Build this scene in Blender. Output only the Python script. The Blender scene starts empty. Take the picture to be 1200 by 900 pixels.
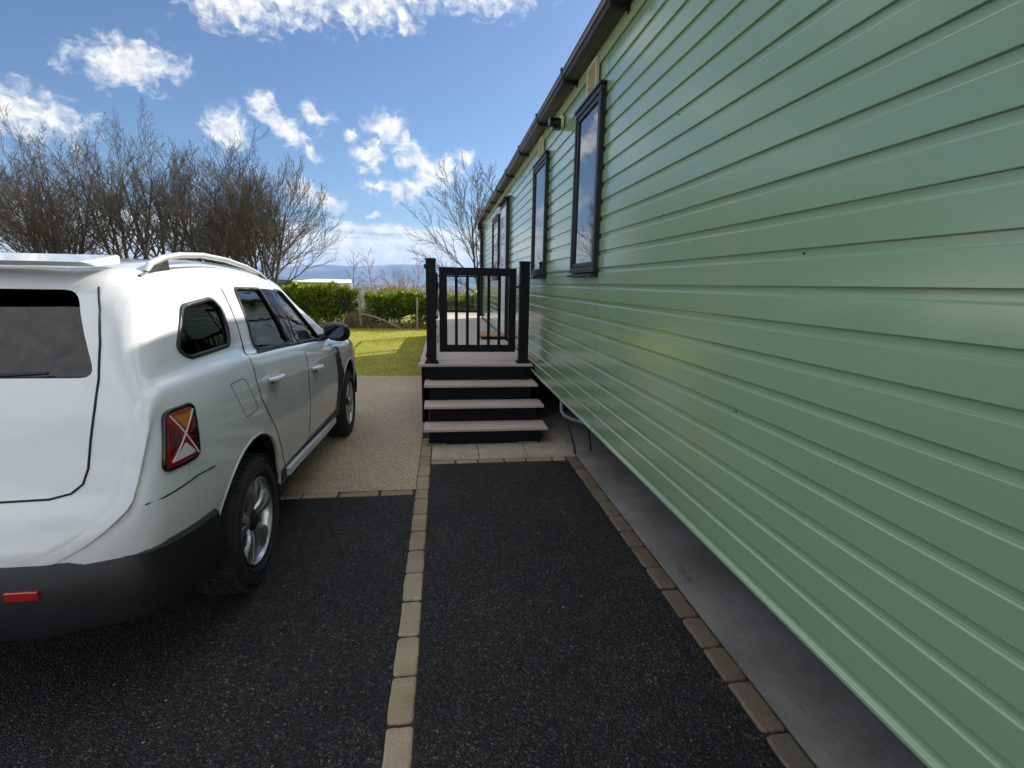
import bpy, math, random, bmesh
import numpy as np
from mathutils import Vector, Matrix, Euler, noise as mnoise

R = math.radians
PI = math.pi
scene = bpy.context.scene
COL = scene.collection

# ------------------------------------------------------------------ helpers
class MB:
    """collects faces, then links them as one mesh object"""
    def __init__(s): s.v=[]; s.f=[]; s.m=[]; s.mi=0
    def face(s, pts):
        n=len(s.v); s.v+= [tuple(p) for p in pts]; s.f.append(list(range(n,n+len(pts)))); s.m.append(s.mi)
    def hexa(s, P):
        n=len(s.v); s.v+=[tuple(p) for p in P]
        for q in ((0,3,2,1),(4,5,6,7),(0,1,5,4),(1,2,6,5),(2,3,7,6),(3,0,4,7)):
            s.f.append([n+i for i in q]); s.m.append(s.mi)
    def box(s, x0,x1,y0,y1,z0,z1):
        s.hexa([(x0,y0,z0),(x1,y0,z0),(x1,y1,z0),(x0,y1,z0),(x0,y0,z1),(x1,y0,z1),(x1,y1,z1),(x0,y1,z1)])
    def bbox(s, x0,x1,y0,y1,z0,z1,b=.005,jit=0,rng=None):
        """box with bevelled top edges"""
        j=(lambda: rng.uniform(-jit,jit)) if jit else (lambda:0)
        B=[(x0+j(),y0+j()),(x1+j(),y0+j()),(x1+j(),y1+j()),(x0+j(),y1+j())]
        cx=(x0+x1)/2; cy=(y0+y1)/2
        T=[(x+(b if x<cx else -b),y+(b if y<cy else -b)) for x,y in B]
        n=len(s.v)
        s.v+=[(x,y,z0) for x,y in B]+[(x,y,z1-b) for x,y in B]+[(x,y,z1) for x,y in T]
        fs=[(0,3,2,1),(8,9,10,11)]
        for k in range(4):
            a=k;c=(k+1)%4
            fs+=[(a,c,4+c,4+a),(4+a,4+c,8+c,8+a)]
        for q in fs: s.f.append([n+i for i in q]); s.m.append(s.mi)
    def ring_tube(s, rings, cap=True, closed=False):
        n=len(s.v); k=len(rings[0])
        for r in rings: s.v+=[tuple(p) for p in r]
        m=len(rings)
        for i in range(m-1 if not closed else m):
            a=n+i*k; b=n+((i+1)%m)*k
            for j in range(k):
                s.f.append([a+j,a+(j+1)%k,b+(j+1)%k,b+j]); s.m.append(s.mi)
        if cap and not closed:
            s.f.append([n+j for j in range(k)][::-1]); s.m.append(s.mi)
            s.f.append([n+(m-1)*k+j for j in range(k)]); s.m.append(s.mi)
    def tube(s, pts, r, n=8, cap=True, closed=False, flat=None):
        pts=[Vector(p) for p in pts]; rings=[]
        m=len(pts); rr=r if hasattr(r,'__len__') else [r]*m
        up=None
        for i,p in enumerate(pts):
            if closed: t=(pts[(i+1)%m]-pts[i-1])
            else: t=(pts[min(i+1,m-1)]-pts[max(i-1,0)])
            t=t.normalized() if t.length>1e-9 else Vector((0,0,1))
            if up is None:
                up=Vector((0,0,1)) if abs(t.z)<.9 else Vector((1,0,0))
            a=t.cross(up)
            if a.length<1e-5: a=t.cross(Vector((0,1,0)))
            a.normalize(); b=a.cross(t).normalized(); up=b
            f=flat or 1
            rings.append([p+a*math.cos(2*PI*k/n)*rr[i]+b*math.sin(2*PI*k/n)*rr[i]*f for k in range(n)])
        s.ring_tube(rings,cap,closed)
    def lathe(s, prof, origin, axis='x', n=32, cap=False):
        """prof: (axial, radius) list"""
        rings=[]
        for a,r in prof:
            ring=[]
            for k in range(n):
                t=2*PI*k/n; c,d=math.cos(t)*r,math.sin(t)*r
                p={'x':(a,c,d),'y':(d,a,c),'z':(c,d,a)}[axis]
                ring.append((origin[0]+p[0],origin[1]+p[1],origin[2]+p[2]))
            rings.append(ring)
        s.ring_tube(rings,cap)
    def prism(s, poly, d0, d1, axis='x'):
        def P(a,b,d): return {'x':(d,a,b),'y':(a,d,b),'z':(a,b,d)}[axis]
        n=len(s.v); k=len(poly)
        s.v+=[P(a,b,d0) for a,b in poly]+[P(a,b,d1) for a,b in poly]
        s.f.append(list(range(n,n+k))); s.m.append(s.mi)
        s.f.append([n+k+i for i in range(k)][::-1]); s.m.append(s.mi)
        for i in range(k):
            j=(i+1)%k; s.f.append([n+j,n+i,n+k+i,n+k+j]); s.m.append(s.mi)
    def build(s, name, mats, parent=None, smooth=None, bevel=0, fix=True, loc=(0,0,0)):
        me=bpy.data.meshes.new(name); me.from_pydata(s.v,[],s.f)
        if not isinstance(mats,(list,tuple)): mats=[mats]
        for m in mats: me.materials.append(m)
        if len(mats)>1: me.polygons.foreach_set('material_index',s.m)
        if fix:
            bm=bmesh.new(); bm.from_mesh(me); bmesh.ops.recalc_face_normals(bm,faces=bm.faces)
            if bevel: bmesh.ops.bevel(bm,geom=[e for e in bm.edges if e.is_manifold and e.calc_face_angle(0)>.6],offset=bevel,segments=2,affect='EDGES',profile=.5,clamp_overlap=True)
            bm.to_mesh(me); bm.free()
        me.validate(); me.update()
        if smooth is not None:
            me.polygons.foreach_set('use_smooth',[True]*len(me.polygons))
            me.set_sharp_from_angle(angle=R(smooth))
        o=bpy.data.objects.new(name,me); COL.objects.link(o); o.location=loc
        if parent is not None: o.parent=parent
        return o

def tag(o,label=None,cat=None,group=None,kind=None):
    if label: o['label']=label
    if cat: o['category']=cat
    if group: o['group']=group
    if kind: o['kind']=kind
    return o
def thing(name,label,cat,loc=(0,0,0),group=None,rz=0):
    o=bpy.data.objects.new(name,None); COL.objects.link(o); o.location=loc; o.rotation_euler=(0,0,rz)
    o.empty_display_size=.2
    return tag(o,label,cat,group)
def copy_tree(o,parent=None):
    c=o.copy(); COL.objects.link(c); c.parent=parent
    for ch in list(o.children): copy_tree(ch,c)
    return c
def arr_mesh(name,V,F,mats,parent=None,smooth=False):
    """big triangle/quad meshes from numpy arrays"""
    me=bpy.data.meshes.new(name); V=np.asarray(V,dtype=np.float32); F=np.asarray(F,dtype=np.int32)
    me.vertices.add(len(V)); me.vertices.foreach_set('co',V.ravel())
    k=F.shape[1]; me.loops.add(F.size); me.loops.foreach_set('vertex_index',F.ravel())
    me.polygons.add(len(F)); me.polygons.foreach_set('loop_start',np.arange(len(F),dtype=np.int32)*k)
    me.update(calc_edges=True)
    if smooth: me.polygons.foreach_set('use_smooth',[True]*len(me.polygons))
    me.materials.append(mats)
    o=bpy.data.objects.new(name,me); COL.objects.link(o)
    if parent is not None: o.parent=parent
    return o

# ------------------------------------------------------------------ materials
def mat(name,color=(.5,.5,.5),rough=.5,metal=0,spec=.5,coat=0,**k):
    m=bpy.data.materials.new(name); m.use_nodes=True
    b=m.node_tree.nodes['Principled BSDF']
    b.inputs['Base Color'].default_value=(*color,1); b.inputs['Roughness'].default_value=rough
    b.inputs['Metallic'].default_value=metal; b.inputs['Specular IOR Level'].default_value=spec
    b.inputs['Coat Weight'].default_value=coat; b.inputs['Coat Roughness'].default_value=.03
    return m
class NT:
    def __init__(s,m): s.t=m.node_tree; s.b=s.t.nodes.get('Principled BSDF'); s.co=s.t.nodes.new('ShaderNodeTexCoord')
    def n(s,typ,**k):
        x=s.t.nodes.new('ShaderNode'+typ)
        for a,v in k.items(): setattr(x,a,v)
        return x
    def l(s,a,b): s.t.links.new(a,b)
    def noise(s,scale,detail=4,rough=.55,src='Object',stretch=None):
        x=s.n('TexNoise'); x.inputs['Scale'].default_value=scale; x.inputs['Detail'].default_value=detail; x.inputs['Roughness'].default_value=rough
        if stretch:
            mp=s.n('Mapping'); mp.inputs['Scale'].default_value=stretch; s.l(s.co.outputs[src],mp.inputs[0]); s.l(mp.outputs[0],x.inputs['Vector'])
        else: s.l(s.co.outputs[src],x.inputs['Vector'])
        return x.outputs['Fac']
    def ramp(s,fac,stops,interp='LINEAR'):
        r=s.n('ValToRGB'); r.color_ramp.interpolation=interp
        e=r.color_ramp.elements
        e[0].position=stops[0][0]; e[0].color=(*stops[0][1],1); e[1].position=stops[-1][0]; e[1].color=(*stops[-1][1],1)
        for p,c in stops[1:-1]:
            q=e.new(p); q.color=(*c,1)
        s.l(fac,r.inputs[0]); return r.outputs[0]
    def mix(s,fac,a,b,mode='MIX'):
        x=s.n('Mix',data_type='RGBA',blend_type=mode)
        for v,i in ((fac,0),(a,6),(b,7)):
            if hasattr(v,'links'): s.l(v,x.inputs[i])
            elif i==0: x.inputs[0].default_value=v
            else: x.inputs[i].default_value=(*v,1)
        return x.outputs[2]
    def math(s,op,a,b=None,clamp=False):
        x=s.n('Math',operation=op,use_clamp=clamp)
        for v,i in ((a,0),(b,1)):
            if v is None: continue
            if hasattr(v,'links'): s.l(v,x.inputs[i])
            else: x.inputs[i].default_value=v
        return x.outputs[0]
    def bump(s,h,strength=.3,dist=.01,prev=None):
        x=s.n('Bump'); x.inputs['Strength'].default_value=strength; x.inputs['Distance'].default_value=dist
        s.l(h,x.inputs['Height'])
        if prev: s.l(prev,x.inputs['Normal'])
        s.l(x.outputs[0],s.b.inputs['Normal']); return x.outputs[0]
    def col(s,c): s.l(c,s.b.inputs['Base Color'])
    def rough(s,c): s.l(c,s.b.inputs['Roughness'])

def g3(v): return (v,v,v)
M={}
# tarmac : open textured bitumen macadam
m=M['tarmac']=mat('tarmac',rough=.75,spec=.3); t=NT(m)
vo=t.n('TexVoronoi'); vo.inputs['Scale'].default_value=135; t.l(t.co.outputs['Object'],vo.inputs['Vector'])
sep=t.n('SeparateColor'); t.l(vo.outputs['Color'],sep.inputs[0])
c=t.ramp(sep.outputs[0],[(0,(.007,.007,.0075)),(.45,(.015,.015,.0155)),(.80,(.032,.032,.031)),(.96,(.060,.059,.056)),(1,(.13,.125,.115))])
big=t.noise(1.3,5,.6); cc=t.ramp(big,[(.3,(.66,.66,.68)),(.7,(1.35,1.32,1.25))])
mid=t.noise(14,4,.6); c2=t.ramp(mid,[(.3,g3(.75)),(.7,g3(1.2))])
t.col(t.mix(1,t.mix(1,c,cc,'MULTIPLY'),c2,'MULTIPLY'))
inv=t.math('SUBTRACT',1,t.math('MULTIPLY',vo.outputs['Distance'],1.3))
h=t.math('ADD',t.math('MULTIPLY',inv,.7),t.math('MULTIPLY',sep.outputs[1],.8))
b1=t.bump(t.noise(30,3),.35,.01); t.bump(h,.95,.007,b1)
t.rough(t.ramp(sep.outputs[2],[(0,g3(.5)),(1,g3(.9))]))
# resin bound gravel
m=M['resin']=mat('resin_gravel',rough=.7); t=NT(m)
vo=t.n('TexVoronoi'); vo.inputs['Scale'].default_value=185; t.l(t.co.outputs['Object'],vo.inputs['Vector'])
sep=t.n('SeparateColor'); t.l(vo.outputs['Color'],sep.inputs[0])
c=t.ramp(sep.outputs[0],[(0,(.12,.08,.045)),(.3,(.33,.24,.15)),(.7,(.49,.365,.235)),(1,(.68,.55,.38))])
cc=t.ramp(t.noise(.9,5,.6),[(.3,g3(.85)),(.7,g3(1.12))])
t.col(t.mix(1,c,cc,'MULTIPLY')); t.bump(t.math('SUBTRACT',1,vo.outputs['Distance']),.6,.004)
# concrete
m=M['concrete']=mat('concrete',rough=.8); t=NT(m)
c=t.ramp(t.noise(2.2,7,.65),[(.25,(.19,.18,.165)),(.5,(.32,.305,.28)),(.75,(.44,.42,.39))])
c=t.mix(t.ramp(t.noise(9,6,.7,stretch=(1,.3,1)),[(.62,g3(0)),(.72,g3(.55))]),c,(.08,.08,.078))
sp=t.ramp(t.noise(300,2,.5),[(.3,g3(.8)),(.7,g3(1.15))]); c=t.mix(t.ramp(t.noise(38,5,.7),[(.63,g3(0)),(.72,g3(.6))]),c,(.07,.068,.062)); t.col(t.mix(1,c,sp,'MULTIPLY'))
t.bump(t.noise(60,6,.7,stretch=(1,.4,1)),.5,.006)
# block pavers
def stone(name,a,b,c_,sc=40):
    m=mat(name,rough=.85); t=NT(m); oi=t.n('ObjectInfo')
    geo=t.n('NewGeometry')
    base=t.ramp(geo.outputs['Random Per Island'],[(0,a),(.5,b),(1,c_)])
    sp=t.ramp(t.noise(sc*4,3,.6),[(.3,g3(.72)),(.7,g3(1.22))]); s2=t.ramp(t.noise(7,4,.6),[(.3,g3(.8)),(.7,g3(1.12))])
    t.col(t.mix(1,t.mix(1,base,sp,'MULTIPLY'),s2,'MULTIPLY')); t.bump(t.noise(sc*2,5,.7),.5,.005)
    return m
M['paver']=stone('buff_block',(.27,.205,.135),(.345,.265,.165),(.39,.31,.215))
M['paver_brown']=stone('brown_block',(.16,.125,.085),(.22,.165,.11),(.15,.13,.10))
M['slab']=stone('sandstone_slab',(.36,.33,.24),(.40,.35,.25),(.38,.345,.26),25)
M['joint']=mat('dark_joint',(.03,.028,.024),.95)
# siding
m=M['siding']=mat('green_siding',(.25,.37,.225),.26,spec=.5,coat=.7); t=NT(m); t.b.inputs['Coat Roughness'].default_value=.16
c=t.ramp(t.noise(.8,2,.5,stretch=(1,.5,1)),[(.3,(.232,.352,.216)),(.7,(.256,.378,.232))])
d=t.ramp(t.noise(1.1,3,.5,stretch=(1,1.6,.35)),[(.5,g3(0)),(.75,g3(.4))]); t.col(t.mix(d,c,(.30,.36,.18)))
b1=t.bump(t.noise(1.3,1,.4,stretch=(1,1,.35)),.12,.03); t.bump(t.noise(420,2,.5),.04,.0005,b1)
t.rough(t.ramp(t.noise(.7,1,.4),[(.3,g3(.17)),(.7,g3(.27))]))
M['siding_trim']=mat('olive_trim',(.29,.36,.20),.45)
m=M['black_plastic']=mat('black_plastic',(.012,.013,.017),.35); t=NT(m)
c=t.ramp(t.noise(3,6,.7),[(.35,(.012,.013,.016)),(.75,(.040,.034,.030))]); t.col(c); t.rough(t.ramp(t.noise(20,4),[(.3,g3(.28)),(.7,g3(.5))]))
m=M['gutter']=mat('black_gutter',(.02,.018,.018),.35); t=NT(m)
t.col(t.ramp(t.noise(5,7,.75,stretch=(1,.35,1)),[(.4,(.017,.016,.018)),(.62,(.05,.04,.032)),(.8,(.12,.09,.06))]))
M['frame']=mat('anthracite_frame',(.010,.010,.015),.4,spec=.35)
M['rubber']=mat('black_rubber',(.01,.01,.01),.7)
M['post']=mat('black_composite',(.006,.007,.010),.6,spec=.2)
m=M['riser']=mat('black_board',(.006,.007,.010),.65,spec=.15); t=NT(m); t.bump(t.noise(40,4,.6,stretch=(.1,1,1)),.2,.003)
m=M['deckboard']=mat('deck_board',rough=.55); t=NT(m)
geo=t.n('NewGeometry')
c=t.ramp(geo.outputs['Random Per Island'],[(0,(.46,.37,.33)),(.5,(.54,.435,.385)),(1,(.50,.39,.34))])
g=t.ramp(t.noise(22,5,.7,stretch=(.06,1,1)),[(.3,g3(.82)),(.7,g3(1.12))]); g2=t.ramp(t.noise(3,5,.6),[(.3,g3(.88)),(.7,g3(1.08))])
t.col(t.mix(1,t.mix(1,c,g,'MULTIPLY'),g2,'MULTIPLY')); b1=t.bump(t.noise(60,4,.6,stretch=(.05,1,1)),.3,.002)
wv=t.n('TexWave',wave_type='BANDS',bands_direction='Y'); wv.inputs['Scale'].default_value=22; t.l(t.co.outputs['Object'],wv.inputs['Vector']); t.bump(wv.outputs['Fac'],.35,.002,b1)
M['tread']=M['deckboard']
M['white_upvc']=mat('white_upvc',(.62,.65,.70),.25)
M['cream']=mat('cream_plastic',(.52,.50,.36),.5)
m=M['steel']=mat('galvanised',(.45,.47,.5),.4,metal=.8); t=NT(m); t.rough(t.ramp(t.noise(30,4),[(.3,g3(.3)),(.7,g3(.6))]))
M['pipe']=mat('grey_pipe',(.22,.24,.28),.35)
M['lamp_amber']=mat('amber_lens',(.5,.16,.01),.12,coat=1)
M['silver']=mat('silver_metal',(.55,.56,.58),.3,metal=.9)
M['timber']=mat('timber_step',(.42,.22,.09),.6)
m=M['roof']=mat('roof_sheet',(.10,.10,.105),.6)
# window glass of the caravan: strongly mirroring sealed unit with a dim room behind
m=M['pane']=mat('window_pane',(.015,.018,.02),.015,spec=1.0); m.node_tree.nodes['Principled BSDF'].inputs['IOR'].default_value=2.3; t=NT(m)
t.bump(t.noise(1.6,2,.5),.06,.01)
def glass(name,tint,ior=1.5):
    m=bpy.data.materials.new(name); m.use_nodes=True; nt=m.node_tree; nt.nodes.clear()
    o=nt.nodes.new('ShaderNodeOutputMaterial'); mx=nt.nodes.new('ShaderNodeMixShader'); tr=nt.nodes.new('ShaderNodeBsdfTransparent'); gl=nt.nodes.new('ShaderNodeBsdfGlossy'); fr=nt.nodes.new('ShaderNodeFresnel')
    tr.inputs[0].default_value=(*tint,1); gl.inputs['Roughness'].default_value=.01
    ge=nt.nodes.new('ShaderNodeNewGeometry'); mr_=nt.nodes.new('ShaderNodeMapRange'); mr_.inputs['To Min'].default_value=ior; mr_.inputs['To Max'].default_value=1/ior; nt.links.new(ge.outputs['Backfacing'],mr_.inputs['Value']); nt.links.new(mr_.outputs[0],fr.inputs[0])
    nt.links.new(fr.outputs[0],mx.inputs[0]); nt.links.new(tr.outputs[0],mx.inputs[1]); nt.links.new(gl.outputs[0],mx.inputs[2]); nt.links.new(mx.outputs[0],o.inputs[0])
    return m
M['glass_clear']=glass('clear_glass',(.80,.86,.84)); M['glass_tint']=glass('privacy_glass',(.10,.11,.12),1.6)
M['glass_rail']=glass('balustrade_glass',(.95,.97,.97),1.45)
# car
m=M['paint']=mat('white_paint',(.71,.725,.73),.32,coat=1); t=NT(m)
sepz=t.n('SeparateXYZ'); t.l(t.co.outputs['Object'],sepz.inputs[0])
low=t.ramp(sepz.outputs[2],[(.28,g3(1)),(.85,g3(0))])
dirt=t.math('MULTIPLY',low,t.ramp(t.noise(5,7,.7),[(.35,g3(.15)),(.7,g3(.75))]))
t.col(t.mix(dirt,(.71,.725,.73),(.36,.31,.25))); t.rough(t.mix(dirt,g3(.3),g3(.65)))
t.l(t.math('SUBTRACT',1,dirt),t.b.inputs['Coat Weight'])
M['trim']=mat('car_black_trim',(.012,.012,.014),.5)
M['gloss_black']=mat('gloss_black',(.006,.006,.009),.08)
M['cabin']=mat('cabin_dark',(.015,.015,.018),.8)
M['seat_cloth']=mat('seat_cloth',(.03,.031,.036),.9)
M['mirror']=mat('mirror_glass',(.05,.06,.09),.04,metal=1)
M['chrome']=mat('chrome',(.7,.7,.72),.08,metal=1)
M['rail']=mat('satin_rail',(.62,.63,.65),.3,metal=.35)
M['alloy']=mat('alloy',(.52,.53,.54),.26,metal=.85)
M['alloy_dark']=mat('alloy_dark',(.03,.03,.035),.35,metal=.5)
m=M['tyre']=mat('tyre',(.014,.014,.015),.75); t=NT(m); t.col(t.ramp(t.noise(9,5),[(.3,(.010,.010,.011)),(.8,(.028,.025,.022))]))
M['lamp_red']=mat('red_lens',(.35,.01,.01),.1,coat=1); M['lamp_clear']=mat('clear_lens',(.7,.7,.7),.05,coat=1)
# vegetation
def leafmat(name,stops,rough=.5,trans=.35):
    m=mat(name,rough=rough); t=NT(m); geo=t.n('NewGeometry')
    c=t.ramp(geo.outputs['Random Per Island'],stops)
    t.col(c); tl=t.n('BsdfTranslucent'); t.l(t.mix(1,c,(1.7,1.7,.5),'MULTIPLY'),tl.inputs[0]); mx=t.n('MixShader'); mx.inputs[0].default_value=trans
    o=t.t.nodes['Material Output']; t.l(t.b.outputs[0],mx.inputs[1]); t.l(tl.outputs[0],mx.inputs[2]); t.l(mx.outputs[0],o.inputs[0])
    return m
M['laurel']=leafmat('laurel_leaf',[(0,(.06,.10,.012)),(.5,(.14,.21,.02)),(.85,(.26,.34,.03)),(1,(.40,.36,.10))],.35,.36)
M['grass']=leafmat('grass_blade',[(0,(.20,.20,.03)),(.5,(.38,.38,.05)),(.9,(.52,.47,.11)),(1,(.58,.48,.24))],.6,.4)
M['brush']=leafmat('dead_brush',[(0,(.10,.06,.035)),(.5,(.22,.14,.08)),(1,(.34,.24,.15))],.8,.2)
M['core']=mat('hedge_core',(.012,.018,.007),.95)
def bark(name,a,b):
    m=mat(name,rough=.9); t=NT(m); t.col(t.ramp(t.noise(3,6,.7),[(.3,a),(.7,b)])); t.bump(t.noise(25,5,.7,stretch=(1,1,.3)),.6,.02); return m
M['bark']=bark('bark',(.085,.060,.038),(.26,.19,.12)); M['twig']=bark('twig',(.04,.033,.027),(.125,.10,.078))
M['twig_pale']=bark('pale_twig',(.16,.11,.08),(.30,.22,.16))
M['oldwood']=bark('weathered_wood',(.16,.14,.11),(.36,.32,.25))
m=M['lawn']=mat('lawn',rough=.95); t=NT(m)
c=t.ramp(t.noise(1.1,7,.7),[(.3,(.17,.17,.035)),(.55,(.29,.29,.05)),(.75,(.42,.35,.13))])
t.col(t.mix(1,c,t.ramp(t.noise(60,4,.7),[(.3,g3(.6)),(.7,g3(1.3))]),'MULTIPLY')); t.bump(t.noise(90,5,.7),.8,.02)
m=M['sea']=mat('sea',(.10,.14,.18),.25)
m=M['hill']=mat('hill',rough=1); t=NT(m); t.col(t.ramp(t.noise(.0011,7,.6),[(.35,(.02,.03,.02)),(.5,(.10,.09,.07)),(.65,(.24,.20,.17))]))
M['white_roof']=mat('white_roof',(.8,.78,.72),.5); M['brown_wall']=mat('brown_wall',(.16,.11,.08),.8)
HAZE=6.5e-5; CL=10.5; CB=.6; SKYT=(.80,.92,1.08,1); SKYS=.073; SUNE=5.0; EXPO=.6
# ------------------------------------------------------------------ the setting
def smooth01(t): t=max(0,min(1,t)); return t*t*(3-2*t)
def gz(x,y):
    """terrain height: flat plot, falling away to the sea beyond the hedge"""
    return -2.2*smooth01((y-19)/40)-24.8*smooth01((y-55)/260)
def sheet(name,xs,ys,zf,m,kind='structure',smooth=True):
    V=[(x,y,zf(x,y)) for y in ys for x in xs]; n=len(xs)
    F=[(j*n+i,j*n+i+1,(j+1)*n+i+1,(j+1)*n+i) for j in range(len(ys)-1) for i in range(n-1)]
    o=arr_mesh(name,V,F,m,smooth=smooth); tag(o,kind=kind); return o
xs=[-9000,-3000,-1000,-300,-120]+list(range(-60,61,6))+[120,300,1000,3000,9000]
ys=[-250,-60,-20,-8]+[i*2 for i in range(-3,40)]+list(range(90,330,15))+[400,800,2000,5000,9000,14000]
sheet('ground',xs,ys,gz,M['lawn'])
sheet('sea',[-9000,-3000,-1000,0,1000,3000,9000],[250,600,1500,4000,8000,14000],lambda x,y:-26.0,M['sea'])
# hills across the water
hx=[-9000+i*90 for i in range(201)]; hy=[11200+i*90 for i in range(30)]
def hz(x,y):
    d=(y-11200)/2610.0; env=math.sin(min(1,max(0,d))*PI)**.8
    a=x/1000.0
    ridge=395+26*math.sin(a*1.1+2.2)+20*math.sin(a*.47)+45*mnoise.fractal(Vector((a*.8,y/1500,3.1)),1,2,5)
    ridge-=70*smooth01((x+700)/1800)
    ridge-=60*smooth01((-2600-x)/1500)
    return -27+ridge*env+25*env*mnoise.fractal(Vector((x/500,y/400,1.)),1,2,5)
sheet('hills',hx,hy,hz,M['hill'])
# drive surfaces, each sheet a few mm above the one below
def flat(name,x0,x1,y0,y1,z,m,n=1):
    return sheet(name,[x0,x1],[y0,y1],lambda x,y:z,m,smooth=False)
flat('driveway',-9,-.212,-6,3.615,.008,M['tarmac'])
flat('driveway',-.108,1.103,-6,4.255,.008,M['tarmac'])
flat('gravel_path',-9,-.212,3.71,8.6,.010,M['resin'])
flat('concrete_pad',1.212,6.2,-6,15.5,.006,M['concrete'])
flat('bedding',-9.05,1.21,-6.05,8.62,.003,M['joint'])
rng=random.Random(5)
def sett(mb,x0,x1,y0,y1,z,rng):
    """worn paving block: rounded corners, wavy arrises, domed top"""
    c=.016; P=[]
    corners=[(x0,y0,1,1),(x1,y0,-1,1),(x1,y1,-1,-1),(x0,y1,1,-1)]
    for i,(x,y,sx,sy) in enumerate(corners):
        k=c*rng.uniform(.5,1.4)
        a,b=((x,y+sy*k),(x+sx*k,y)); 
        if i in (1,3): a,b=b,a
        P+=[a,((x+sx*k*.28),(y+sy*k*.28)),b]
        nx,ny=corners[(i+1)%4][:2]
        for t in (.3,.5,.7): P.append((x+(nx-x)*t+rng.uniform(-.0028,.0028),y+(ny-y)*t+rng.uniform(-.0028,.0028)))
    cx=(x0+x1)/2; cy=(y0+y1)/2
    def ins(d): return [(px+(cx-px)*min(1,d/max(.01,abs(px-cx))) if abs(px-cx)>d else px, py+(cy-py)*min(1,d/max(.01,abs(py-cy))) if abs(py-cy)>d else py) for px,py in P]
    tz=[rng.uniform(-.0015,.0015) for _ in range(2)]
    mb.ring_tube([[(a,b,-.03) for a,b in P],[(a,b,z-.009) for a,b in P],[(a,b,z-.003) for a,b in ins(.003)],[(a,b,z+tz[0]*(a-cx)/.1+tz[1]*(b-cy)/.1) for a,b in ins(.009)]])
def run(name,m,along,a0,a1,b0,b1,L,top=.014,gap=.013,end=None):
    mb=MB(); a=a0
    while a<a1-.02:
        l=min(rng.choice(L)*rng.uniform(.97,1.03),a1-a)
        z=top+rng.uniform(-.004,.004)
        if along=='y': sett(mb,b0,b1,a,a+l-gap,z,rng)
        else: sett(mb,a,a+l-gap,b0,b1,z,rng)
        a+=l
    return tag(mb.build(name,m),kind='structure')
run('block_edging',M['paver'],'y',-5.9,3.7,-.208,-.112,(.235,.25,.262))
run('block_edging',M['paver'],'y',3.705,5.0,-.208,-.112,(.235,.25,.262))
run('block_edging',M['paver_brown'],'y',-5.9,4.35,1.107,1.203,(.20,.215,.235))
run('block_edging',M['paver'],'x',-8.9,-.215,3.62,3.705,(.25,.3,.21))
run('block_edging',M['paver'],'x',-.106,1.10,4.26,4.345,(.22,.2,.24))
mb=MB()
for i,(a,b) in enumerate(((-.105,.318),(.324,.762),(.768,1.205))):
    mb.bbox(a,b,4.35,4.80,-.03,.016,.004)
    mb.bbox(a,b,4.806,5.256,-.03,.015,.004); mb.bbox(a,b,5.262,5.7,-.03,.015,.004)
    mb.bbox(a,b,5.706,6.15,-.03,.015,.004)
tag(mb.build('paving_slabs',M['slab']),kind='structure')
# loose pebbles on the tarmac: small stones lying about
mb=MB(); rp=random.Random(9)
for i in range(150):
    if i<70: x,y=rp.uniform(-1.3,-.25),rp.uniform(.8,3.5)
    elif i<110: x,y=rp.uniform(-.1,1.05),rp.uniform(.6,4.1)
    else: x,y=rp.uniform(-.9,-.25),rp.uniform(3.8,8)
    r=rp.uniform(.002,.006); z=.010
    P=[(x+r*rp.uniform(.6,1.3)*math.cos(a),y+r*rp.uniform(.6,1.3)*math.sin(a)) for a in (0,1.2,2.4,3.7,5)]
    n=len(mb.v); mb.v+=[(p,q,z) for p,q in P]+[(x,y,z+r*.8)]
    for k in range(5): mb.f.append([n+k,n+(k+1)%5,n+5]); mb.m.append(0)
tag(mb.build('loose_pebbles',mat('pebble',(.22,.21,.18),.8)),kind='stuff')

# ------------------------------------------------------------------ grass
def blades(name,n,x0,x1,y0,y1,h,w,m,seed,zf=lambda x,y:0,keep=None):
    r=np.random.RandomState(seed)
    x=r.uniform(x0,x1,n); y=r.uniform(y0,y1,n)
    cl=r.rand(n)
    if keep is not None:
        k=keep(x,y,r); x=x[k]; y=y[k]; n=len(x)
    a=r.uniform(0,2*PI,n); hh=h*r.uniform(.5,1.3,n); ww=w*r.uniform(.6,1.3,n)
    lx=r.normal(0,.9,n)*hh; ly=r.normal(0,.9,n)*hh
    z=np.array([zf(p,q) for p,q in zip(x,y)]) if zf(0,30)!=0 else np.zeros(n)
    A=np.stack([x-np.cos(a)*ww,y-np.sin(a)*ww,z],1); B=np.stack([x+np.cos(a)*ww,y+np.sin(a)*ww,z],1); C=np.stack([x+lx,y+ly,z+hh],1)
    V=np.stack([A,B,C],1).reshape(-1,3); F=np.arange(3*n).reshape(-1,3)
    return tag(arr_mesh(name,V,F,m),kind='stuff')
blades('lawn_grass',90000,-9,-.3,8.55,18.2,.030,.006,M['grass'],3)
blades('lawn_grass',16000,-.3,4,15.3,18.3,.030,.006,M['grass'],4)
blades('edge_grass',900,-9,-.3,8.55,8.68,.05,.005,M['grass'],6)

# ------------------------------------------------------------------ caravan
XW=1.02; YA=-.9; YB=13.2; ZB=.555
car_v=thing('static_caravan','long static caravan clad in pale green horizontal boards, on the concrete pad','static caravan',(XW,YA,0))
def L(pts): return pts
def cb(mb,name,m,parent=None,**k):
    """build in world coordinates under a parent whose own place is already set"""
    o=mb.build(name,m,None,**k)
    if parent is not None:
        o.parent=parent; off=Vector((0,0,0)); q=parent
        while q is not None: off+=q.location; q=q.parent
        o.data.transform(Matrix.Translation(-off))
    return o
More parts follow.
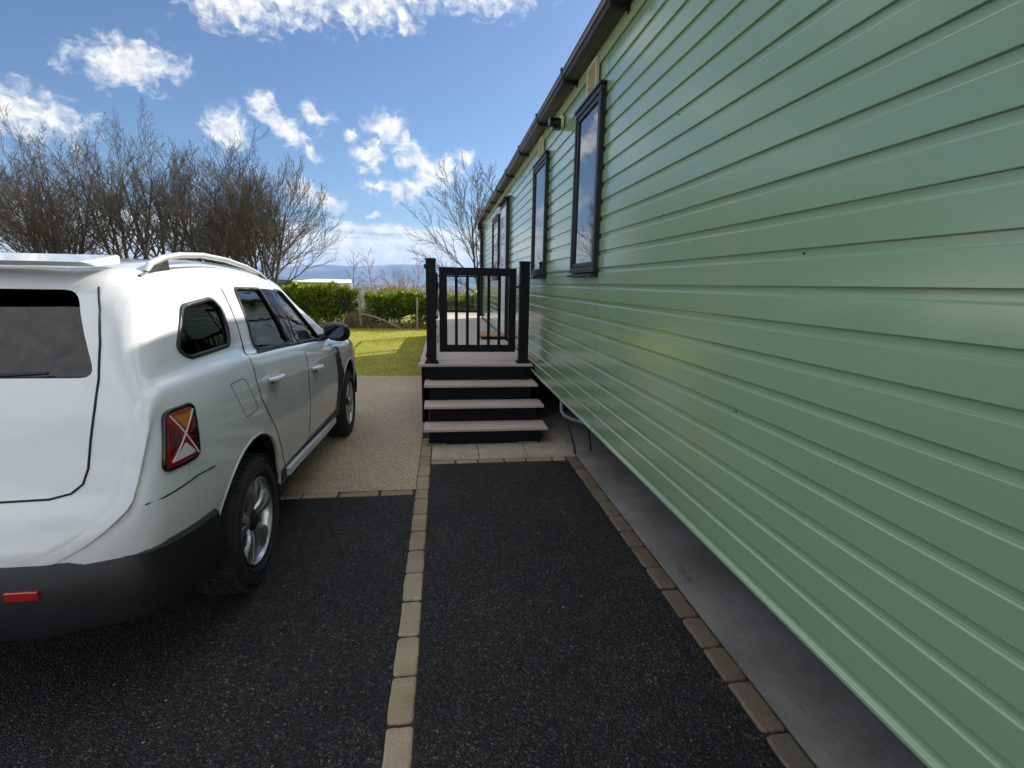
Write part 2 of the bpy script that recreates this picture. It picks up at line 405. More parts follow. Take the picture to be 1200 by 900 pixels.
# wall profile, walked from the bottom edge up
PITCH=.1062; Z0=1.557
prof=[(XW+.03,ZB),(XW-.004,ZB),(XW-.006,ZB+.003),(XW-.006,ZB+.012),(XW,ZB+.016)]
k=-9
while Z0+k*PITCH<2.93:
    zd=Z0+k*PITCH      # dark line: the lip of the board above
    prof+=[(XW,zd-.0310),(XW+.0006,zd-.0292),(XW+.0020,zd-.0280),(XW+.0095,zd-.0240),(XW+.0102,zd-.0225),(XW+.0105,zd-.004),(XW+.0100,zd-.0008),(XW+.001,zd),(XW,zd+.0015)]
    k+=1
prof+=[(XW,2.925),(XW,3.06),(XW+.03,3.06)]
mb=MB(); ysn=[YA,3.338,3.3415,YB]
def wallseg(y0,y1,mb):
    n=len(mb.v)
    mb.v+=[(x,y0,z) for x,z in prof]+[(x,y1,z) for x,z in prof]; q=len(prof)
    for i in range(q-1): mb.f.append([n+i,n+i+1,n+q+i+1,n+q+i]); mb.m.append(0)
wallseg(YA,3.3365,mb); wallseg(3.3425,7.1,mb); wallseg(7.104,YB,mb)
wall=cb(mb,'wall',M['siding'],car_v,smooth=18,fix=True)
mb=MB(); mb.box(XW+.012,XW+3.83,YA+.01,YB-.01,ZB+.03,3.03); cb(mb,'core_wall',M['black_plastic'],car_v)
# front and back gable panels
for y,s in ((YA,-1),(YB,1)):
    mb=MB(); a=y-.02*s; mb.prism([(XW+.005,ZB),(XW+3.82,ZB),(XW+3.82,3.05),(XW+1.92,3.62),(XW+.005,3.05)],a,y,'y'); cb(mb,'gable_wall',M['siding'],car_v)
# trim band under the gutter
mb=MB(); mb.box(XW-.010,XW+.0,YA,YB,2.945,3.03); mb.box(XW-.014,XW+.0,YA,YB,2.938,2.9449); cb(mb,'eaves_trim',M['siding_trim'],car_v)
# corner post strips
mb=MB(); mb.box(XW-.02,XW+.04,YB-.03,YB+.015,ZB-.01,3.03); cb(mb,'corner_trim',M['frame'],car_v)
# roof
mb=MB(); t_=.03
for (x0,z0,x1,z1) in ((XW-.13,3.075,XW+1.92,3.66),(XW+1.92,3.66,XW+3.97,3.075)):
    mb.hexa([(x0,YA-.1,z0-.02),(x1,YA-.1,z1-.02),(x1,YB+.12,z1-.02),(x0,YB+.12,z0-.02),(x0,YA-.1,z0+t_),(x1,YA-.1,z1+t_),(x1,YB+.12,z1+t_),(x0,YB+.12,z0+t_)])
cb(mb,'roof',M['roof'],car_v)
# gutter: square-fronted channel with soffit board
mb=MB()
gp=[(XW-.012,3.025),(XW-.075,3.022),(XW-.112,3.03),(XW-.122,3.055),(XW-.124,3.086),(XW-.130,3.090),(XW-.130,3.097),(XW-.118,3.097),(XW-.116,3.062),(XW-.105,3.04),(XW-.012,3.04)]
mb.prism(gp,YA-.1,YB+.10,'y'); gut=cb(mb,'gutter',M['gutter'],car_v)
mb=MB(); mb.box(XW-.0119,XW-.002,YA-.1,YB+.1,3.0305,3.075); cb(mb,'fascia',M['gutter'],car_v)
for y in (.9,1.95,2.98,4.06,5.1,6.25,7.5,8.75,9.95,11.15,12.3):
    mb=MB(); w=.014
    hook=[(XW-.010,3.006),(XW-.078,3.003),(XW-.118,3.012),(XW-.130,3.05),(XW-.134,3.085),(XW-.142,3.096),(XW-.142,3.112),(XW-.134,3.112),(XW-.1305,3.099),(XW-.1241,3.086),(XW-.1222,3.055),(XW-.1125,3.0295),(XW-.075,3.0215),(XW-.010,3.0245)]
    mb.prism(hook,y-w,y+w,'y'); mb.box(XW-.016,XW-.0105,y-.02,y+.02,2.99,3.03); cb(mb,'gutter_bracket',M['rubber'],gut)
# downpipe at far corner
mb=MB(); mb.tube([(XW-.07,YB+.06,3.03),(XW-.075,YB+.05,2.9),(XW-.05,YB-.01,2.78),(XW-.045,YB-.02,2.7),(XW-.045,YB-.02,.72)],.032,10); mb.box(XW-.13,XW-.02,YB+.02,YB+.12,2.86,3.0)
for z in (1.2,2.2): mb.box(XW-.082,XW-.004,YB-.055,YB+.015,z,z+.03)
cb(mb,'downpipe',M['frame'],car_v,smooth=40)
# windows
def window(y0,y1,z0,z1,sash=True,blind=0):
    """frame stands 34 mm proud of the wall; sash 24 mm; pane inside it"""
    fr=MB(); X0=XW-.036; b=.038
    for (a,b_,c,d) in ((y0,y1,z1-b,z1),(y0,y1,z0,z0+b),(y0,y0+b,z0+b,z1-b),(y1-b,y1,z0+b,z1-b)):
        fr.box(X0,XW+.008,a,b_,c,d)
    f=cb(fr,'window',M['frame'],car_v,bevel=.004)
    s=MB(); c=.032; a0,a1,e0,e1=y0+b+.002,y1-b-.002,z0+b+.002,z1-b-.002
    for (a,b_,c_,d) in ((a0,a1,e1-c,e1),(a0,a1,e0,e0+c),(a0,a0+c,e0+c,e1-c),(a1-c,a1,e0+c,e1-c)): s.box(XW-.029,XW+.005,a,b_,c_,d)
    cb(s,'sash',M['frame'],f,bevel=.005)
    p=MB(); p.box(XW-.0165,XW-.008,a0+c+.001,a1-c-.001,e0+c+.001,e1-c-.001); cb(p,'pane',M['pane'],f)
    q=MB(); q.prism([(XW-.002,z0-.001),(XW-.052,z0-.012),(XW-.052,z0-.030),(XW-.002,z0-.030)],y0-.012,y1+.012,'y'); cb(q,'sill',M['frame'],f,bevel=.003)
    q=MB(); q.box(XW-.045,XW-.002,y0-.008,y1+.008,z1+.001,z1+.016); cb(q,'drip_rail',M['frame'],f)
    # window handle stay in the bottom corner
    return f
w1=window(3.355,3.985,1.635,2.775); w2=window(5.08,5.80,1.635,2.775); w3=window(9.35,10.45,1.635,2.735)
window(.0,.62,1.635,2.775)  if False else None
# door
dr=MB(); y0,y1,z0,z1=8.02,8.88,.70,2.79; b=.06
for a in ((y0,y0+b,z0,z1),(y1-b,y1,z0,z1),(y0+b,y1-b,z1-b,z1),(y0+b,y1-b,z0,z0+.04)): dr.box(XW-.05,XW+.008,*a)
dr=cb(dr,'door',M['frame'],car_v,bevel=.004)
q=MB(); q.box(XW-.046,XW+.006,y0+b+.002,y1-b-.002,z0+.042,z1-b-.002); lf=cb(q,'door_leaf',M['white_upvc'],dr,bevel=.004)
q=MB()
for (a,c_,d,e) in ((y0+.17,y0+.19,1.75,2.6),(y1-.19,y1-.17,1.75,2.6),(y0+.19,y1-.19,2.58,2.6),(y0+.19,y1-.19,1.75,1.77),(y0+.17,y0+.19,.85,1.6),(y1-.19,y1-.17,.85,1.6),(y0+.19,y1-.19,1.58,1.6),(y0+.19,y1-.19,.85,.87)): q.box(XW-.056,XW-.0461,a,c_,d,e)
cb(q,'moulding',M['white_upvc'],dr)
q=MB(); q.box(XW-.050,XW-.0462,y0+.191,y1-.191,1.771,2.579); cb(q,'pane',M['pane'],dr)
q=MB(); q.box(XW-.062,XW-.0462,y1-.12,y1-.085,1.62,1.86); q.tube([(XW-.06,y1-.10,1.75),(XW-.09,y1-.10,1.75),(XW-.09,y1-.2,1.75)],.009,8); cb(q,'door_handle',M['chrome'],dr)
q=MB(); q.prism([(XW-.004,z1+.06),(XW-.10,z1+.03),(XW-.10,z1+.015),(XW-.004,z1+.015)],y0-.03,y1+.03,'y'); cb(q,'drip_rail',M['frame'],dr)
# vent cowls above the windows
for (a,c_) in ((3.50,3.72),(5.32,5.52)):
    q=MB(); q.box(XW-.022,XW-.0105,a,c_,2.80,2.985); 
    for i in range(7): z=2.815+i*.022; q.prism([(XW-.022,z+.016),(XW-.034,z+.003),(XW-.034,z),(XW-.022,z+.004)],a+.025,c_-.025,'y')
    q.box(XW-.032,XW-.022,a,a+.018,2.80,2.985); q.box(XW-.032,XW-.022,c_-.018,c_,2.80,2.985); q.box(XW-.032,XW-.022,a+.018,c_-.018,2.972,2.985); q.box(XW-.032,XW-.022,a+.018,c_-.018,2.80,2.811)
    cb(q,'vent_cover',M['cream'],car_v)
# wall lamp: pale back plate, short dark barrel pointing out
yl=4.52; zl=2.875
q=MB(); q.lathe([(XW-.0105,0.001),(XW-.0105,.058),(XW-.026,.060),(XW-.030,.045),(XW-.03,.001)],(0,yl,zl),'x',24); pl=cb(q,'wall_lamp',M['cream'],car_v,smooth=35)
q=MB(); q.lathe([(XW-.031,.001),(XW-.031,.034),(XW-.05,.038),(XW-.12,.036),(XW-.128,.028),(XW-.128,.001)],(0,yl,zl),'x',20); q.box(XW-.10,XW-.03,yl-.03,yl+.03,zl-.055,zl-.02); cb(q,'lamp_head',M['gloss_black'],pl,smooth=35)
# screw heads along the board joints
rs=random.Random(12)
for (y,kk) in ((1.39,1),(2.75,1),(1.62,-4),(3.1,-3),(2.35,7)):
    z=Z0+kk*PITCH-.013; q=MB(); q.lathe([(XW+.010,.001),(XW+.0095,.0032),(XW+.005,.0026),(XW+.0045,.0005)],(0,y+rs.uniform(-.05,.05),z),'x',8,cap=True); cb(q,'screw',M['rubber'],car_v)
# underside: chassis beams, legs, axle, pipes, skirting on the far side
q=MB(); q.box(XW+1.02,XW+1.09,YA+.2,YB-.2,.33,.55); q.box(XW+2.9,XW+2.97,YA+.2,YB-.2,.33,.55)
for y in (0.5,2,3.5,5,6.5,8,9.5,11,12.5): q.box(XW+.1,XW+3.7,y,y+.05,.46,.55)
ch=cb(q,'chassis',M['trim'],car_v)
for y in (1.2,4.4,7.6,10.8):
    for x in (XW+1.05,XW+2.93):
        q=MB(); q.box(x-.1,x+.1,y-.1,y+.1,.007,.03); q.tube([(x,y,.03),(x,y,.33)],.025,8); q.prism([(x-.09,.03),(x-.02,.2),(x+.02,.2),(x+.09,.03)],y-.015,y+.015,'y'); cb(q,'jack_leg',M['steel'],ch)
q=MB(); q.box(XW+3.72,XW+3.75,YA+.02,YB-.02,.01,.56); q.box(XW+.3,XW+3.7,YA+.03,YA+.06,.01,.56); cb(q,'skirting',M['black_plastic'],car_v)
# foil-lagged water pipe and waste pipe hanging under the wall edge
q=MB(); q.tube([(XW+.07,4.52,.56),(XW+.07,4.52,.44),(XW+.07,4.50,.395),(XW+.08,4.44,.375),(XW+.10,4.25,.39),(XW+.13,3.95,.44),(XW+.2,3.6,.55)],.016,10)
cb(q,'lagged_pipe',M['pipe'],car_v,smooth=50)
q=MB()
for i in range(5): q.lathe([(.40+i*.03,.017),(.404+i*.03,.0205),(.41+i*.03,.017)],(XW+.07,4.52,0),'z',10)
cb(q,'pipe_clip',M['steel'],car_v)
q=MB(); q.tube([(XW+.10,4.36,.31),(XW+.14,4.28,.14),(XW+.15,4.26,.06)],.010,6); cb(q,'cable',M['rubber'],car_v)
q=MB(); q.tube([(XW+.10,3.75,.5),(XW+.12,3.7,.28)],.008,6); cb(q,'cable',M['rubber'],car_v)

# ------------------------------------------------------------------ veranda with steps and gate
DX0,DX1,DY0,DY1,DZ=-.25,.988,5.56,15.45,.68
vd=thing('veranda','raised composite deck with black posts and steps, running along the caravan wall','veranda',(.37,5.5,0))
q=MB(); y=DY0
q.bbox(DX0-.012,DX1,DY0-.02,DY0+.125,DZ-.028,DZ,.006); y=DY0+.129
while y<DY1:
    y2=min(y+.14,DY1); q.bbox(DX0,DX1,y,y2-.005,DZ-.026,DZ,.003); y+=.14
cb(q,'deck_boards',M['deckboard'],vd)
q=MB(); q.bbox(DX1+.0,4.9,YB+.06,DY1,DZ-.026,DZ,.003); cb(q,'front_deck',M['deckboard'],vd)
q=MB(); q.box(DX0+.02,DX1-.01,DY0+.012,DY0+.035,.52,DZ-.03); q.box(DX0+.02,DX0+.045,DY0+.036,DY1-.02,.02,DZ-.03); q.box(DX0+.046,4.9,DY1-.04,DY1-.02,.02,DZ-.03)
cb(q,'deck_fascia',M['riser'],vd)
for x in (DX0+.1,DX1-.1):
    for y in (6.4,8,9.6,11.2,12.8,14.6):
        q=MB(); q.box(x-.045,x+.045,y-.045,y+.045,.012,DZ-.03); cb(q,'support_leg',M['riser'],vd)
q=MB(); q.box(DX0+.06,DX1-.02,DY0+.3,DY0+.33,.012,DZ-.03); cb(q,'cross_board',M['riser'],vd)
# steps : three treads below the deck
tr=[(.178,4.74,-.185,1.015),(.343,4.99,-.187,1.02),(.508,5.24,-.192,1.0)]
st=MB()
for i,(z,y,x0,x1) in enumerate(tr):
    st.box(-.135,x1-.075,y+.035,y+.058,(.012 if i==0 else tr[i-1][0]+.001),z-.026)
    # closed sides of this step
    st.box(-.135,-.112,y+.059,5.56,(.012 if i==0 else tr[i-1][0]-.025),z-.0265); st.box(x1-.098,x1-.075,y+.059,5.56,(.012 if i==0 else tr[i-1][0]-.025),z-.0265)
st.box(-.135,.925,DY0-.05,DY0-.028,tr[2][0]+.001,DZ-.029)
sp=cb(st,'steps',M['riser'],vd)
q=MB(); q.box(-.142,-.135,4.9,5.55,.02,.15); q.box(-.142,-.1355,5.1,5.55,.155,.31); cb(q,'side_batten',M['oldwood'],sp)
for i,(z,y,x0,x1) in enumerate(tr):
    q=MB(); ye=(tr[i+1][1] if i<2 else DY0-.03)+.034
    q.bbox(x0,x1,y,y+.136,z-.026,z,.004); q.bbox(x0,x1,y+.140,ye,z-.026,z,.004); cb(q,'tread',M['tread'],sp)
for i,(x,w) in enumerate(((-.16,.19),(.72,.2))):
    q=MB(); q.bbox(x,x+w,4.752,4.80,.010,.03,.003); cb(q,'foot_pad',M['paver_brown'],sp)
# posts
def post(x,y,top,name='post',base=True,par=vd):
    q=MB(); h=.052
    q.box(x-h,x+h,y-h,y+h,DZ+.001,top-.02); p=cb(q,name,M['post'],par,bevel=.004)
    q=MB(); q.bbox(x-h-.007,x+h+.007,y-h-.007,y+h+.007,top-.0195,top,.009); cb(q,'post_cap',M['post'],p)
    if base: q=MB(); q.bbox(x-h-.022,x+h+.022,y-h-.022,y+h+.022,DZ+.001,DZ+.022,.008); cb(q,'post_base',M['post'],p)
    return p
post(-.118,5.64,1.80); post(.893,5.64,1.79)
# gate
GY=5.66
g=MB(); gx0,gx1,gz0,gz1=-.032,.805,.80,1.712
g.box(gx0,gx1,GY-.02,GY+.02,1.628,gz1); g.box(gx0,gx1,GY-.02,GY+.02,gz0,.878)
g.box(gx0,gx0+.085,GY-.0195,GY+.0195,.8785,1.6275); g.box(gx1-.078,gx1,GY-.0195,GY+.0195,.8785,1.6275)
gt=cb(g,'gate',M['post'],vd,bevel=.003)
for x in (.152,.272,.393,.505,.622):
    q=MB(); q.box(x-.016,x+.016,GY-.012,GY+.012,.8785,1.6275); cb(q,'baluster',M['post'],gt)
for z in (.95,1.22,1.52):
    q=MB(); q.tube([(-.049,GY-.012,z-.045),(-.049,GY-.012,z+.045)],.009,8); q.box(-.064,-.034,GY-.024,GY-.0205,z-.03,z+.03); cb(q,'hinge',M['steel'] if z!=1.52 else M['rubber'],gt)
q=MB(); q.box(.80,.845,GY-.035,GY-.0205,1.505,1.53); q.box(.826,.845,GY-.05,GY-.035,1.49,1.545); cb(q,'latch',M['rubber'],gt)
# glass balustrades
def balustrade(p0,p1,ny,axis):
    s=MB()
    (x0,y0),(x1,y1)=p0,p1
    if axis=='y':
        s.box(x0-.022,x0+.022,y0,y1,1.70,1.742); b=cb(s,'handrail',M['post'],vd,bevel=.004)
        s=MB(); s.box(x0-.018,x0+.018,y0,y1,DZ+.045,DZ+.078); cb(s,'bottom_rail',M['post'],vd)
        s=MB(); s.box(x0-.004,x0+.004,y0,y1,DZ+.08,1.698); cb(s,'glass_panel',M['glass_rail'],vd)
    else:
        s.box(x0,x1,y0-.022,y0+.022,1.715,1.757); b=cb(s,'handrail',M['post'],vd,bevel=.004)
        s=MB(); s.box(x0,x1,y0-.018,y0+.018,DZ+.045,DZ+.085); cb(s,'bottom_rail',M['post'],vd)
        s=MB(); s.box(x0,x1,y0-.004,y0+.004,DZ+.087,1.713); cb(s,'glass_panel',M['glass_rail'],vd)
py=[5.70,7.95,10.3,12.7,15.35]
for a,b in zip(py,py[1:]): balustrade((-.17,a+.055),(-.17,b-.055),0,'y')
for y in py[1:]: post(-.17,y,1.79)
px=[-.17,2.1,4.6]
for a,b in zip(px,px[1:]): balustrade((a+.055,15.35),(b-.055,15.35),0,'x')
for x in px[1:]: post(x,15.35,1.79)
# door step
ds=thing('door_step','low timber step with orange brown top in front of the caravan door','door step',(.8,8.4,DZ))
q=MB(); q.bbox(.60,.965,8.02,8.75,DZ+.045,DZ+.065,.004); cb(q,'step_top',M['timber'],ds)
q=MB(); q.box(.615,.96,8.035,8.74,DZ+.001,DZ+.0445); cb(q,'step_box',M['riser'],ds)
# ------------------------------------------------------------------ parked car : body surface
def lerp_tab(tab,u):
    if u<=tab[0][0]: return tab[0][1]
    for (a,x),(b,y) in zip(tab,tab[1:]):
        if u<=b:
            t=(u-a)/(b-a); return x+(y-x)*t
    return tab[-1][1]
def pchip(tab):
    # monotone cubic through the table
    xs=[t[0] for t in tab]; ys=[t[1] for t in tab]; n=len(xs)
    h=[xs[i+1]-xs[i] for i in range(n-1)]; d=[(ys[i+1]-ys[i])/h[i] for i in range(n-1)]
    m=[0]*n; m[0]=d[0]; m[-1]=d[-1]
    for i in range(1,n-1):
        if d[i-1]*d[i]<=0: m[i]=0
        else:
            w1=2*h[i]+h[i-1]; w2=h[i]+2*h[i-1]; m[i]=(w1+w2)/(w1/d[i-1]+w2/d[i])
    def f(x):
        if x<=xs[0]: return ys[0]
        if x>=xs[-1]: return ys[-1]
        i=0
        while x>xs[i+1]: i+=1
        t=(x-xs[i])/h[i]
        return ys[i]*(1+2*t)*(1-t)**2+m[i]*h[i]*t*(1-t)**2+ys[i+1]*t*t*(3-2*t)+m[i+1]*h[i]*t*t*(t-1)
    return f
WM=pchip([(0,.50),(.03,.66),(.08,.76),(.15,.82),(.3,.865),(.6,.895),(.9,.905),(1.3,.893),(1.6,.887),(2.8,.887),(3.2,.897),(3.5,.905),(3.8,.893),(4.05,.865),(4.18,.82),(4.27,.74),(4.32,.64),(4.34,.54)])
ZS=pchip([(0,.60),(.04,.72),(.08,.80),(.12,.97),(.17,1.12),(.25,1.17),(.8,1.185),(1.2,1.155),(2,1.105),(3.0,1.04),(3.3,1.02),(3.8,.975),(4.1,.93),(4.24,.86),(4.31,.72),(4.34,.60)])
ZR=pchip([(0,.62),(.04,.74),(.08,.82),(.12,.99),(.17,1.14),(.22,1.24),(.3,1.38),(.42,1.50),(.6,1.56),(1.17,1.585),(1.75,1.55),(2.3,1.485),(2.6,1.37),(2.9,1.23),(3.2,1.085),(3.35,1.04),(3.8,1.0),(4.1,.965),(4.24,.90),(4.31,.75),(4.34,.62)])
ZT=pchip([(0,.63),(.04,.75),(.08,.83),(.12,1.0),(.17,1.15),(.22,1.27),(.3,1.42),(.42,1.55),(.6,1.60),(1.2,1.645),(1.8,1.63),(2.3,1.575),(2.6,1.47),(2.9,1.31),(3.2,1.15),(3.35,1.09),(3.8,1.055),(4.1,1.02),(4.24,.95),(4.31,.78),(4.34,.64)])
ZB=pchip([(0,.42),(.1,.36),(.4,.31),(1.0,.29),(3.4,.29),(4.0,.30),(4.34,.38)])
RW=pchip([(0,.90),(.17,.90),(.3,.84),(.6,.80),(1.2,.785),(1.9,.785),(2.3,.775),(2.6,.80),(2.9,.865),(3.3,.92),(4.34,.9)])  # roof edge width / ws
def ctrl(u,off=0,zbmin=None):
    wm=WM(u)-off; zs=ZS(u); zr=ZR(u)-off*.5; zt=ZT(u)-off; zb=ZB(u)
    ws=(WM(u)-(.062+.022*max(0,min(1,(u-1.9)/.9)))*min(1,max(.15,(u)/.25)))-off
    if zbmin is not None: zb=zbmin
    wr=RW(u)*ws; H=zs-zb
    return [(0,zb),(.6*wm,zb),(wm-.12,zb),(wm-.05,zb+.03*min(1,H/.5)),(wm-.022,zb+.25*H),(wm-.002,zb+.45*H),(wm,zb+.62*H),(wm-.006,zb+.78*H),(wm-.02,zb+.90*H),
            (ws+.012,zs-.012),(ws-.012,zs+.004),(ws-.012+(wr-ws)*.33+.008,zs+(zr-zs)*.36),(ws+(wr-ws)*.68+.006,zs+(zr-zs)*.7),(wr,zr),(wr-.05*wr/.7,zr+.55*(zt-zr)),(wr*.55,zt-.12*(zt-zr)),(0,zt)]
def sect(u,off=0,zbmin=None,k=4):
    P=ctrl(u,off,zbmin); out=[]
    n=len(P)
    for i in range(n-1):
        p0=P[max(i-1,0)];p1=P[i];p2=P[i+1];p3=P[min(i+2,n-1)]
        for j in range(k):
            t=j/k
            def c(a):
                m1=(p2[a]-p0[a])/2*.8; m2=(p3[a]-p1[a])/2*.8
                return p1[a]*(1+2*t)*(1-t)**2+m1*t*(1-t)**2+p2[a]*t*t*(3-2*t)+m2*t*t*(t-1)
            # limit tangents by segment length so uneven spacing does not overshoot
            d=math.dist(p1,p2)
            def c2(a):
                l0=math.dist(p0,p1) or d; l2=math.dist(p2,p3) or d
                m1=((p2[a]-p1[a])/d*l0+(p1[a]-p0[a])/l0*d)/(l0+d)*d if i>0 else (p2[a]-p1[a])
                m2=((p3[a]-p2[a])/l2*d+(p2[a]-p1[a])/d*l2)/(l2+d)*d if i<n-2 else (p2[a]-p1[a])
                return p1[a]*(1+2*t)*(1-t)**2+m1*t*(1-t)**2+p2[a]*t*t*(3-2*t)+m2*t*t*(t-1)
            out.append((max(0,c2(0)),c2(1)))
    out.append(P[-1])
    return out
def side(u,z):
    S=sect(u); best=0
    for (w1,z1),(w2,z2) in zip(S[8:],S[9:]):
        if (z1<=z<=z2) or (z2<=z<=z1):
            t=(z-z1)/((z2-z1) or 1e-9); best=max(best,w1+(w2-w1)*t)
    return best or WM(u)
CX,CY=-1.825,1.75
M['lamp_dark']=mat('deep_red_lens',(.10,.004,.006),.06,coat=1)
AX_R,AX_F,WR,TZ=.84,3.50,.345,.338
car=thing('parked_car','white five door off-road car with silver roof rails, parked on the drive','car',(CX,CY,0))
def loft(us,off=0,zbmin=None,k=4):
    mb=MB(); n=None
    for u in us:
        S=sect(u,off,zbmin,k); ring=[(w,u,z) for w,z in S]+[(-w,u,z) for w,z in S[-2:0:-1]]
        n=len(ring); mb.v+=ring
    for i in range(len(us)-1):
        for j in range(n):
            mb.f.append([i*n+j,(i+1)*n+j,(i+1)*n+(j+1)%n,i*n+(j+1)%n]); mb.m.append(0)
    mb.f.append(list(range(n))); mb.m.append(0); mb.f.append([(len(us)-1)*n+j for j in range(n)][::-1]); mb.m.append(0)
    return mb
us=[0,.008,.02,.035,.05,.065,.08,.10,.12,.14,.155,.17,.195,.22,.26,.3,.34,.38,.42,.48,.54,.6]+[.68+.08*i for i in range(20)]+[2.26+.06*i for i in range(26)]
us=[u for u in us if u<3.8]+[3.82,3.9,3.98,4.05,4.1,4.15,4.2,4.24,4.27,4.3,4.32,4.335,4.34]
def tmp(mb,mats):
    o=mb.build('tmp',mats,fix=True); return o
body=loft(us).build('body',[M['paint'],M['cabin']],fix=True)
def cut(target,cutter,mode='DIFFERENCE'):
    md=target.modifiers.new('b','BOOLEAN'); md.operation=mode; md.object=cutter; md.solver='EXACT'; md.material_mode='TRANSFER'
    bpy.context.view_layer.update()
    dg=bpy.context.evaluated_depsgraph_get(); me=bpy.data.meshes.new_from_object(target.evaluated_get(dg))
    target.modifiers.clear(); old=target.data; target.data=me; bpy.data.meshes.remove(old)
    cm=cutter.data; bpy.data.objects.remove(cutter); bpy.data.meshes.remove(cm)
cab=loft([.36,.45,.6,.8,1.0,1.3,1.6,1.9,2.2,2.35,2.5,2.65,2.8,2.95,3.1,3.2],.045,.80).build('tmp',[M['cabin']],fix=True)
cut(body,cab)
# wheel housings
for u,r in ((AX_R,.425),(AX_F,.425)):
    for s in (1,-1):
        mb=MB(); 
        P=[(u+r*math.cos(a),.36+r*math.sin(a)*1.0) for a in [i*PI/28 for i in range(29)]]
        P=[(u+r,-.1)]+P+[(u-r,-.1)]
        mb.prism(P,.60*s,1.2*s,'x'); cut(body,mb.build('tmp',[M['cabin']],fix=True))
def rounded(poly,r=.03,n=4):
    out=[]; k=len(poly)
    for i in range(k):
        p=Vector(poly[i]); a=Vector(poly[i-1])-p; b=Vector(poly[(i+1)%k])-p
        rr=min(r,a.length*.4,b.length*.4); A=p+a.normalized()*rr; B=p+b.normalized()*rr
        for j in range(n+1):
            t=j/n; q=A*(1-t)**2+p*2*t*(1-t)+B*t*t; out.append((q.x,q.y))
    return out
WINS={'rear':[(1.262,1.497),(1.700,1.490),(1.865,1.130),(1.195,1.168)],
      'front':[(2.035,1.478),(2.245,1.464),(2.50,1.295),(2.80,1.065),(2.045,1.112)],
      'quarter':[(.885,1.235),(.955,1.395),(.90,1.455),(.60,1.43),(.44,1.27),(.50,1.225)]}
polys={k:rounded(v,.035) for k,v in WINS.items()}
for k,P in polys.items():
    mb=MB(); mb.prism(P,-1.2,1.2,'x'); cut(body,mb.build('tmp',[M['trim']],fix=True))
# windscreen and rear window
mb=MB(); mb.prism(rounded([(-.60,2.36),(.60,2.36),(.745,3.10),(-.745,3.10)],.05),1.02,2.0,'z'); cut(body,mb.build('tmp',[M['trim']],fix=True))
mb=MB(); mb.prism(rounded([(-.50,1.50),(.50,1.50),(.62,1.20),(-.62,1.20)],.05),-.3,.7,'y'); cut(body,mb.build('tmp',[M['trim']],fix=True))
body.data.polygons.foreach_set('use_smooth',[True]*len(body.data.polygons)); body.data.set_sharp_from_angle(angle=R(28))
body.name='body'; body.parent=car
def onbody(poly,name,m,off,par=car,s=1,nu=1,grid=None):
    """closed thin panel lying on the body side, outline poly in (u,z)"""
    mb=MB(); k=len(poly); c=(sum(p[0] for p in poly)/k,sum(p[1] for p in poly)/k)
    rings=[]
    for t in (1,.75,.5,.25):
        rings.append([(c[0]+(p[0]-c[0])*t,c[1]+(p[1]-c[1])*t) for p in poly])
    n0=0
    for rg in rings: mb.v+=[(s*(side(a,b)+off),a,b) for a,b in rg]
    mb.v.append((s*(side(*c)+off),*c)); 
    for i in range(3):
        for j in range(k): mb.f.append([i*k+j,i*k+(j+1)%k,(i+1)*k+(j+1)%k,(i+1)*k+j]); mb.m.append(0)
    for j in range(k): mb.f.append([3*k+j,3*k+(j+1)%k,4*k]); mb.m.append(0)
    o=mb.build(name,m,par,smooth=40)
    return o
def dens(poly,step=.05,closed=True):
    out=[]; k=len(poly)
    for i in range(k if closed else k-1):
        a=poly[i]; b=poly[(i+1)%k]; n=max(1,int(math.dist(a,b)/step))
        for j in range(n): out.append((a[0]+(b[0]-a[0])*j/n,a[1]+(b[1]-a[1])*j/n))
    if not closed: out.append(poly[-1])
    return out
def line(poly,name,m,r,off=0,s=1,closed=False,par=car,flat=None,n=6):
    mb=MB(); P=dens(poly,.04,closed); mb.tube([(s*(side(a,b)+off),a,b) for a,b in P],r,n,closed=closed); return mb.build(name,m,par,smooth=60)
